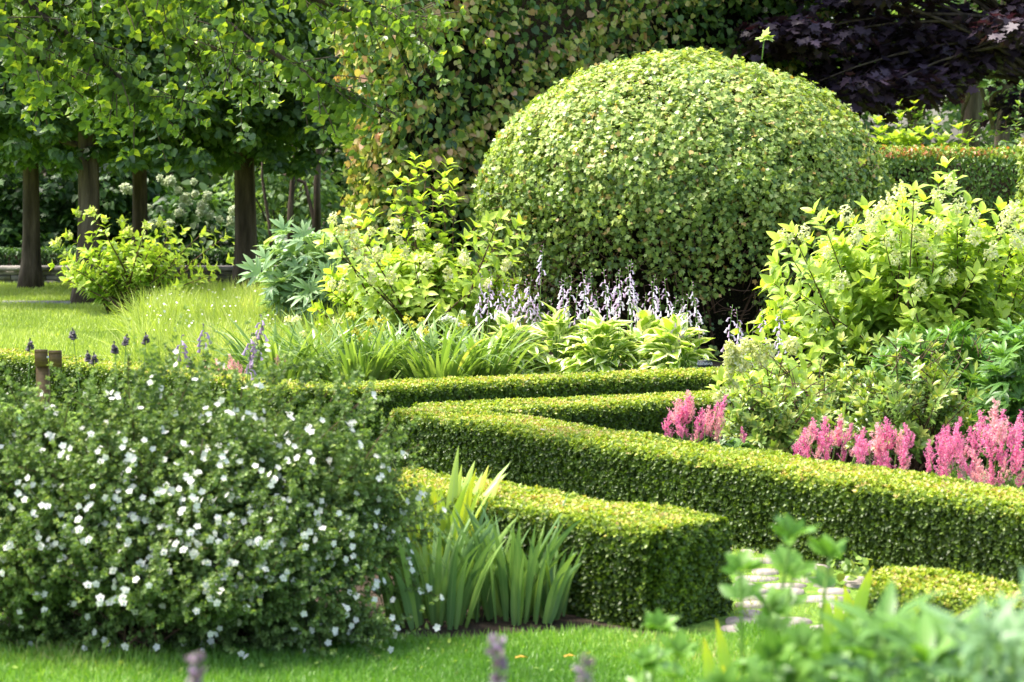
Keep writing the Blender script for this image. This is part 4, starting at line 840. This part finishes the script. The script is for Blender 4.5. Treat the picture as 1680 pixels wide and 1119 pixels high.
# ------------------------------------------------------------------ strap-leaved plants
def straps(name, label, cat, c, n, L, wid, mat, R=.12, arch=.6, up=.25, vb=.5, vn=.3, group=None, seg=8, hmin=.5, fan=False, tilt=.12):
    t = thing(name, label, cat, (c[0], c[1], 0), group); c3 = np.array([c[0], c[1], 0.0]); mb = MB()
    for i in range(n):
        a = U(0, 6.28); o = np.array([math.cos(a), math.sin(a), 0]); b = c3 + o * R * U(0, 1); l = L * U(hmin, 1.1); ar = arch * U(.4, 1.3)
        s = np.linspace(0, 1, seg); ang = (tilt + U(0, .25)) + ar * 2.0 * s ** 1.6                    # angle from vertical along the leaf
        stp = np.stack([np.sin(ang), np.cos(ang)], 1) * l / seg; q = np.cumsum(stp, 0); q = np.concatenate([[[0, 0]], q])
        P3 = b + np.outer(q[:, 0], o) + np.outer(q[:, 1], Z); P3[:, 2] = np.maximum(P3[:, 2], .01); tt = np.linspace(0, 1, len(P3))
        w_ = wid * U(.7, 1.2) * np.clip(np.minimum(1, .55 + tt * 1.6) * (1 - tt ** 3.2), .02, 1); th = a + U(-.6, .6) if not fan else U(0, 3.1)
        mb.ribbon(P3, w_, np.array([-math.sin(th), math.cos(th), U(-.2, .2)]), vb + U(-vn, vn) + (.2 if U() < .03 else 0), fold=.25)
    mb.build('foliage', M[mat], t, smooth=True); return t
gname = 'daylilies behind the far hedge'
dl = [(452, 14.0, .62, 'leftmost daylily, its arching leaves leaning over the pale pink astilbe'), (520, 14.4, .62, 'second daylily from the left, with pale yellow buds'), (585, 13.9, .6, 'daylily at the foot of the large golden hydrangea, left of its stems'), (655, 14.3, .66, 'central daylily, the fullest clump of upright glossy leaves'), (720, 13.9, .6, 'fifth daylily, its leaves lying over the far hedge'), (785, 14.2, .6, 'rightmost daylily, long grassy leaves meeting the first hosta')]
for i, (px, Y, L, lb) in enumerate(dl):
    t = straps('daylily', lb, 'plant', (X(px, Y), Y), 150, L * 1.32, .02, 'lily', .2, .66, vb=.52, group=gname)
    st = MB(); bd = []
    for j in range([2, 5, 4, 6, 3, 0][i]):
        q = P(px + U(-55, 45), U(515, 560), Y - .2); g = np.array([X(px, Y) + U(-.1, .1), Y - .1, 0]); st.tube(bez(g, (g + q) / 2 + Z * .05, q, 6), .004, 5); bd.append(q)
    if bd:
        st.build('flower_stems', M['stem'], t)
        panicles(t, bd, .028, 'cream' if i < 2 else 'yellow', 16, 1.0, pet=.022, name='bud_cluster', vb=.5)
for i, (px, Y, lb) in enumerate(((905, 12.6, None),)): pass
# iris
ir = [(712, 7.35, .43, 85, 'left iris clump, leaning against the white-flowered bush'), (842, 7.42, .45, 95, 'right iris clump with upright grey-green swords before the near hedge'), (775, 7.7, .36, 44, 'iris tuft between and behind the two large iris clumps'), (905, 7.38, .38, 18, 'smallest iris fan, at the right end of the iris group')]
for px, Y, L, n, lb in ir: straps('iris', lb, 'plant', (X(px, Y), Y), n, L, .016, 'iris', .19 if n > 30 else .06, .26, vb=.36, group='iris clumps before the near hedge', fan=True, hmin=.6, tilt=.1)
# yellowing plant behind the iris
t = straps('yellowing_plant', 'broad upright leaves turning yellow between the white bush and the near hedge', 'plant', (X(728, 7.85), 7.85), 44, .56, .03, 'iris', .12, .3, vb=.79, vn=.09, hmin=.6)
t = straps('yellowing_plant', 'low collapsed yellow-green leaves just behind the iris clumps', 'plant', (X(790, 7.9), 7.9), 44, .38, .026, 'iris', .14, .75, vb=.83, vn=.14, hmin=.55)

# ------------------------------------------------------------------ white-flowered bush
Yb = 7.15; c = (X(262, Yb), Yb)
tips = pts([(x, y) for x, y in [(0, 640), (30, 650), (60, 640), (20, 690), (110, 625), (0, 850), (-60, 800), (-100, 900), (-60, 1000), (0, 950), (100, 690), (140, 650), (170, 640), (210, 620), (250, 610), (300, 612), (340, 598), (380, 610), (420, 600), (450, 615), (500, 620), (540, 640), (560, 650), (590, 660), (610, 655), (640, 700), (655, 745), (620, 740), (665, 715), (680, 800), (700, 830), (690, 880),
       (710, 950), (700, 1000), (660, 1030), (600, 650), (570, 630), (520, 610), (470, 600), (60, 700), (80, 730), (540, 1085), (480, 1080), (600, 1060), (650, 720), (675, 760), (270, 600), (320, 605)]], 6.9, 7.4)
tips += pts([(U(-90, 90), U(640, 800)) for _ in range(40)], 6.9, 7.3)
tips += pts([(U(-60, 640), U(960, 1085)) for _ in range(90)], 6.75, 6.95)
t, tip, bs, ct = shrub('flowering_bush', 'big twiggy dark green bush sprinkled with small white flowers at lower left', 'shrub', c, .92, .56, .86, 1150, SP_POT[0], .022, 'potentilla', tips=tips, m=10, t0=.35, phi=.8, vb=.45, vt=.3, stem=.004, nst=260, zmin=.005, base_r=.4, per=1, rosette=2, lumps=.12, rmin=.3, droop=.05, vn=.25)
d = tip - bs; N = len(tip)                      # side twigs that fill the outline
A_ = []; C_ = []
for k in range(12):
    tt = U(.55, 1.0, N)[:, None]; q = (1 - tt) ** 2 * bs + 2 * tt * (1 - tt) * ct + tt * tt * tip; A_.append(q); e = unit(unit(tip - ct) + rdir(N) * .9 + Z * .2) * U(.05, .17, N)[:, None] * (1 + .7 * (U(0, 1, N) < .15))[:, None]; C_.append(q + e)
A_ = np.concatenate(A_); C_ = np.concatenate(C_); ok = C_[:, 2] > .02; A_, C_ = A_[ok], C_[ok]; mb = MB()
for k in range(3): shoot_leaves(mb, A_[k::3], (A_[k::3] + C_[k::3]) / 2, C_[k::3], SP_POT[k], .0205, 9, .1, .9, .45, .3, .22, 1, 2, None, .05)
mb.build('outer_foliage', M['potentilla'], t)
mb = MB()
for k in range(2200): i = rng.integers(len(A_)); mb.tube([A_[i], C_[i]], .0018, 3, cap=False)
mb.build('side_twigs', M['twig'], t)
def flower_mesh(mb, p, n, r):
    a, b = frames(n)
    for k in range(5):
        th = k * 2 * math.pi / 5; o = a * math.cos(th) + b * math.sin(th); mb.leaves(T_ROUND, p, o + n * .25, n, r * U(.8, 1.1, len(p)), U(.3, 1, len(p)), 1.05)
cen = np.array([c[0], c[1], .25]); vis = C_[(C_[:, 1] < Yb + .1) | (C_[:, 2] > .6)]; nrm = unit((vis - cen) * np.array([1, 1, .9])); shell = np.linalg.norm((vis - cen) / np.array([.96, .56, .75]), axis=1)
vis = vis[shell > np.quantile(shell, .5)]; pxs = vis[:, 0] / vis[:, 1] * F + 840; pys = HOR + (H - vis[:, 2]) / vis[:, 1] * F
den = np.where(pys > 720, 1, .35) * np.where(pxs > 250, 1, .8) * (1 + 1.1 * snoise(vis, 6, 77)); sel = vis[U(0, 1, len(vis)) < np.clip(den * 1.8, 0, 1)]; sel = sel[(sel[:, 1] < Yb + .05)]; sel = sel[rng.permutation(len(sel))][:1200]
nf = unit((sel - cen) * np.array([.8, 1.2, .8]) + np.array([0, -.35, .25]) + rdir(len(sel)) * .3); sel = sel + nf * .022; cl_ = sel[rng.integers(0, len(sel), len(sel) // 2)]; sel[: len(cl_)] = cl_ + rdir(len(cl_)) * U(.015, .032, len(cl_))[:, None]
order = np.argsort(sel[:, 1]); prot = []
for k in range(3):
    mb = MB(); flower_mesh(mb, np.zeros((1, 3)), unit(Z[None] + rdir(1) * .15), .0145); mb.box((0, 0, .004), (.0035, .0035, .002)); prot.append(mb.build('blossom', M['white'], t, origin=(0, 0, 0)))
for j, i in enumerate(order[:100]):
    o = prot[j % 3].copy(); C.objects.link(o); o.parent = t; o.location = sel[i] - np.array(t.location); o.rotation_euler = Vector(nf[i]).to_track_quat('Z', 'Y').to_euler(); s = U(.8, 1.15); o.scale = (s, s, s)
for o in prot: hide_proto(o)
rest = order[100:]; mb = MB(); flower_mesh(mb, sel[rest], nf[rest], .014); kind(mb.build('blossom', M['white'], t), 'stuff')
mb = MB(); q = C_[rng.permutation(len(C_))[:900]]; mb.leaves(T_ROUND, q, rdir(len(q)), rdir(len(q)), .008, U(0, 1, len(q))); kind(mb.build('flower_buds', M['cream'], t), 'stuff')

# ------------------------------------------------------------------ blurred plants close to the viewer
def tall(name, label, base, tops, tpl, L, mat, m=6, t0=.5, vb=.5, per=2, phi=1.0, droop=.15, wide=None, rosette=4, stem=.006, vt=.3, group=None, up=.3):
    c3 = np.array([base[0], base[1], 0]); t = thing(name, label, 'plant', c3, group); T3 = np.array(tops); n = len(T3); A = c3 + np.column_stack([U(-.06, .06, n), U(-.06, .06, n), np.zeros(n)])
    B = A + (T3 - A) * np.array([.6, .6, .7]) ; B[:, :2] = A[:, :2] + (T3 - A)[:, :2] * .4; mb = MB(); shoot_leaves(mb, A, B, T3, tpl, L, m, t0, phi, vb, vt, .12, per, rosette, wide, droop)
    mb.build('foliage', M[mat], t, smooth=True); sb = MB()
    for i in range(n): sb.tube(bez(A[i], B[i], T3[i], 8), np.linspace(stem, stem * .5, 8), 6)
    sb.build('stems', M['stem'], t, smooth=True); return t
T_PE = palm(T_OVATE, [0, .75, -.75, .3, -.3, 1.2, -1.2], [1, .85, .85, .9, .9, .6, .6])
tall('peony', 'tallest blurred foreground plant, lobed leaves held above the paved path', (X(1290, 3.6), 3.7), [P(1298, 880, 3.5), P(1362, 912, 3.55), P(1215, 935, 3.5), P(1262, 1000, 3.5), P(1300, 945, 3.6)], palm(T_OVATE, [0, .8, -.8], [1, .8, .8]), .078, 'peony_green', 1, .9, .62, 1, 1.2, .1, 1.3, 3, vt=.2)
tall('peony', 'blurred foreground sprig with a yellow bud low beside the lawn', (X(1090, 3.6), 3.75), [P(1082, 1030, 3.6), P(1112, 1075, 3.7), P(1060, 1090, 3.6)], palm(T_OVATE, [0, .8, -.8], [1, .8, .8]), .07, 'peony_green', 1, .9, .7, 2, 1.1, .1, 1.2, 4, vt=.25)
tp = [P(x, y, U(2.9, 3.4)) for x, y in [(x_, y_ + 38) for x_, y_ in [(1230, 1060), (1270, 1040), (1320, 1030), (1360, 1050), (1300, 1080), (1250, 1100), (1350, 1100), (1190, 1095), (1400, 1110), (1400, 1040)]]]
tall('leafy_plant', 'blurred mid-green leaves along the bottom edge under the paved path', (X(1300, 3.2), 3.3), tp, palm(T_OVATE, [0, .8, -.8], [1, .8, .8]), .07, 'peony_green', 3, .75, .5, 2, 1.1, .15, 1.1, 4)
def lance(label, base, tops, L, mat, vb, n=13, wide=.9, name='lance_leaf_plant'):
    return tall(name, label, base, tops, blade_tpl([(0, 0), (.2, .07), (.5, .105), (.8, .06), (1, 0)], .35, .5), L, mat, n, .75, vb, 2, .9, .15, wide, 6, .007)
lance('blurred upright plant with long dark green lance leaves in the lower right corner area', (X(1460, 2.9), 3.0), [P(1450, 1040, 2.9), P(1482, 1055, 2.95), P(1425, 1080, 2.9)], .13, 'peony_green', .4, 6, 1.2)
lance('blurred lance-leaved plant just right of the darkest upright one', (X(1540, 2.7), 2.8), [P(1545, 1070, 2.7), P(1520, 1090, 2.65), P(1575, 1085, 2.75)], .13, 'peony_green', .5, 6, 1.2)
lance('blurred grey-green plant with narrow leaves in the bottom right corner', (X(1640, 2.5), 2.6), [P(1675, 1040, 2.6), P(1640, 1070, 2.45), P(1610, 1060, 2.4), P(1665, 1070, 2.4), P(1690, 1040, 2.5)], .12, 'peony', .25, 7, .9)
tall('leafy_plant', 'blurred leafy mass behind the lance-leaved plants at lower right', (X(1560, 3.7), 3.8), [P(x, y + 45, 3.7) for x, y in [(1400, 1000), (1440, 1015), (1500, 990), (1560, 1000), (1600, 1010), (1650, 1000), (1530, 1040), (1680, 1040), (1600, 1060), (1380, 1040), (1450, 1070), (1640, 1090), (1500, 1090)]], palm(T_OVATE, [0, .8, -.8], [1, .8, .8]), .075, 'peony_green', 2, .8, .5, 2, 1.1, .15, 1.0, 4)
# leaves with yellow tips
def tulipy(label, c, tips_, wid, v=.86):
    t = thing('yellowing_plant', label, 'plant', (c[0], c[1], 0)); mb = MB()
    for q in tips_:
        b = np.array([c[0] + U(-.04, .04), c[1] + U(-.04, .04), 0]); q = np.asarray(q); m_ = (b + q) / 2 + np.array([0, 0, .25 * q[2]]) * .6; m_[:2] = b[:2] + (q - b)[:2] * .25; P3 = bez(b, m_, q, 9); tt = np.linspace(0, 1, 9); mb.ribbon(P3, wid * np.clip((.4 + 1.2 * tt) * (1 - tt ** 4), .03, 1), np.array([1, U(-.5, .5), 0]), np.clip(v - .5 + .55 * tt ** 2, 0, 1).repeat(3), .3)
    mb.build('foliage', M['iris'], t, smooth=True)
tulipy('leaves with yellow and orange tips standing over the low right hedge', (X(1415, 5.6), 5.7), [P(1432, 928, 5.5), P(1385, 960, 5.5), P(1370, 975, 5.5), P(1400, 985, 5.5), P(1350, 972, 5.6), P(1520, 985, 5.6), P(1580, 1000, 5.6)], .022)
tulipy('curling leaves with yellow-orange tips beside the lawn at bottom right', (X(1230, 4.6), 4.7), [P(1155, 1045, 4.5), P(1175, 1015, 4.5), P(1185, 1090, 4.4), P(1250, 1080, 4.5), P(1210, 1110, 4.4)], .02)
# salvia spikes near the lens
for x, y, Y, lb in ((815, 1045, 2.9, 'blurred violet flower spike at the bottom centre'), (960, 1072, 2.8, 'blurred brownish flower spike right of the violet one at the bottom'), (322, 1075, 2.7, 'blurred faded flower spike at the bottom below the white-flowered bush')):
    q = P(x, y, Y); b = np.array([q[0], Y, 0]); t = thing('salvia', lb, 'flower', b, 'blurred flower spikes close to the viewer'); mb = MB(); mb.tube(bez(b, (b + q) / 2 + np.array([.02, 0, 0]), q, 8), .0022, 5); mb.build('stem', M['stem'], t, smooth=True)
    n = 90; z = U(0, .11, n); p = q - np.outer(z, Z) + rdir(n) * np.array([.008, .008, .003]); mb = MB(); mb.leaves(T_ROUND, p, rdir(n) + Z * .2, rdir(n), .013 * U(.6, 1.3, n), np.where(z > .07, U(.5, 1, n), U(0, .5, n))); mb.build('blossoms', M['violet'], t)
# rounded weed at the foot of the long hedge
for x, y, lb in ((1420, 905, 'small round-leaved weed at the foot of the long hedge'), (1385, 940, 'little weed sprouting between path and low right hedge')):
    g = G(x, y + 20); t = thing('weed', lb, 'plant', (g[0], g[1], 0)); n = 40; p = np.array([g[0], g[1], 0]) + rdir(n) * np.array([.10, .05, .0]) + Z * U(.02, .13, n)[:, None]; mb = MB(); mb.leaves(T_HEART, p, rdir(n) + Z * .3, Z + rdir(n) * .6 - np.array([0, .4, 0]), .04 * U(.6, 1.2, n), U(.5, .9, n)); mb.build('foliage', M['azalea'], t)
# white umbels by the hostas
t = thing('wildflower', 'small white flower umbels left of the first hosta spikes', 'flower', (X(755, 14.9), 14.9, 0)); st = MB(); q = [P(x, y, 14.8) for x, y in [(735, 520), (745, 525), (760, 512), (755, 532), (728, 524)]]
for k in q: g = np.array([k[0], 14.9, 0]); st.tube([g, k], .003, 4)
st.build('stems', M['stem'], t); panicles(t, q, .03, 'white', 40, 1.0, pet=.014, name='flower_head', flat=.5)
n = 260; mb = MB(); px = U(240, 560, n); Yq = U(17, 24, n); p = np.column_stack([(px - 840) / F * Yq, Yq, U(.28, .42, n)]); mb.leaves(T_ROUND, p, rdir(n), Z + rdir(n) * .5, .03 * U(.5, 1.2, n), U(.5, 1, n)); kind(mb.build('meadow_flowers', M['white'], None), 'stuff', 'tiny white flowers scattered through the tall meadow grass', 'flowers')
n = 90; mb = MB(); px = U(-40, 1150, n); Yq = U(6.45, 7.0, n); p = np.column_stack([(px - 840) / F * Yq, Yq, U(.02, .045, n)]); mb.leaves(T_LOBED, p, rdir(n), Z + rdir(n) * .6, .02 * U(.5, 1.3, n), U(.5, 1, n)); kind(mb.build('lawn_weeds', M['viburnum'], None), 'stuff', 'tiny clover and weeds growing in the front lawn', 'weeds')
# fallen leaves on the hedges and lawn
for x, y, z, col, lb in ((883, 706, h1, 'white', 'pale fallen petal lying on top of the long hedge'), (845, 1080, .05, 'iris', 'small yellow leaf lying on the front lawn'), (925, 1078, .06, 'iris', 'curled yellow leaf standing in the front lawn')):
    g = G(x, y, z + .02); mb = MB(); mb.leaves(T_BROAD, g[None], np.array([[1, .3, .3]]), Z[None] + .2, .045, .97 if col == 'iris' else .8); o = mb.build('fallen_leaf', M[col], None, origin=g); o['label'] = lb; o['category'] = 'leaf'

# ------------------------------------------------------------------ plant label and wooden stake
Yl = 14.0; q = P(1156, 597, Yl); t = thing('plant_label', 'small black plant label with white handwriting and a wire loop', 'sign', (q[0], Yl, 0))
mb = MB(); mb.box((q[0], Yl, q[2] - .012), (.052, .003, .038)); mb.build('plate', M['slate'], t)
mb = MB(); th = np.linspace(0, 6.28, 17); mb.tube(np.stack([q[0] + .004 + .011 * np.cos(th), np.full(17, Yl - .004), q[2] + .042 + .02 * np.sin(th)], 1), .0018, 5, cap=False); mb.tube([(q[0], Yl + .006, 0), (q[0], Yl + .006, q[2] + .03)], .003, 6); mb.build('wire', M['metal'], t)
for i, (tx, dz, sz) in enumerate((('калина', .004, .034), ('Бульденеж', -.028, .023))):
    cu = bpy.data.curves.new('lettering', 'FONT'); cu.body = tx; cu.size = sz; cu.align_x = 'CENTER'; cu.extrude = .0005; o = bpy.data.objects.new('lettering', cu); C.objects.link(o)
    dg = bpy.context.evaluated_depsgraph_get(); me = bpy.data.meshes.new_from_object(o.evaluated_get(dg)); bpy.data.objects.remove(o); o = bpy.data.objects.new('lettering', me); C.objects.link(o); me.materials.clear(); me.materials.append(M['paint'])
    o.parent = t; o.location = (0, -.005, q[2] - .012 + dz); o.rotation_euler = (math.pi / 2, 0, 0)
Yp = 10.6; l = P(70, 588, Yp); t = thing('wooden_stake', 'brown wooden stake with two square boards bolted to its top', 'sign', (l[0], Yp, 0))
mb = MB(); mb.box((l[0], Yp, (l[2] - .03) / 2), (.034, .02, (l[2] - .03) / 2)); mb.build('post', M['board'], t)
for dx, wd, zz in ((0, .034, .005), (.076, .034, 0)):
    mb = MB(); mb.box((l[0] + dx, Yp - .03, l[2] + zz), (wd, .009, .046)); mb.box((l[0] + dx, Yp - .041, l[2] + zz + .036), (wd, .003, .004)); mb.build('board', M['board'], t)
mb = MB(); mb.box((l[0] + .038, Yp - .028, l[2] + .01), (.006, .012, .006)); mb.build('bolt', M['metal'], t)
bpy.context.view_layer.update()
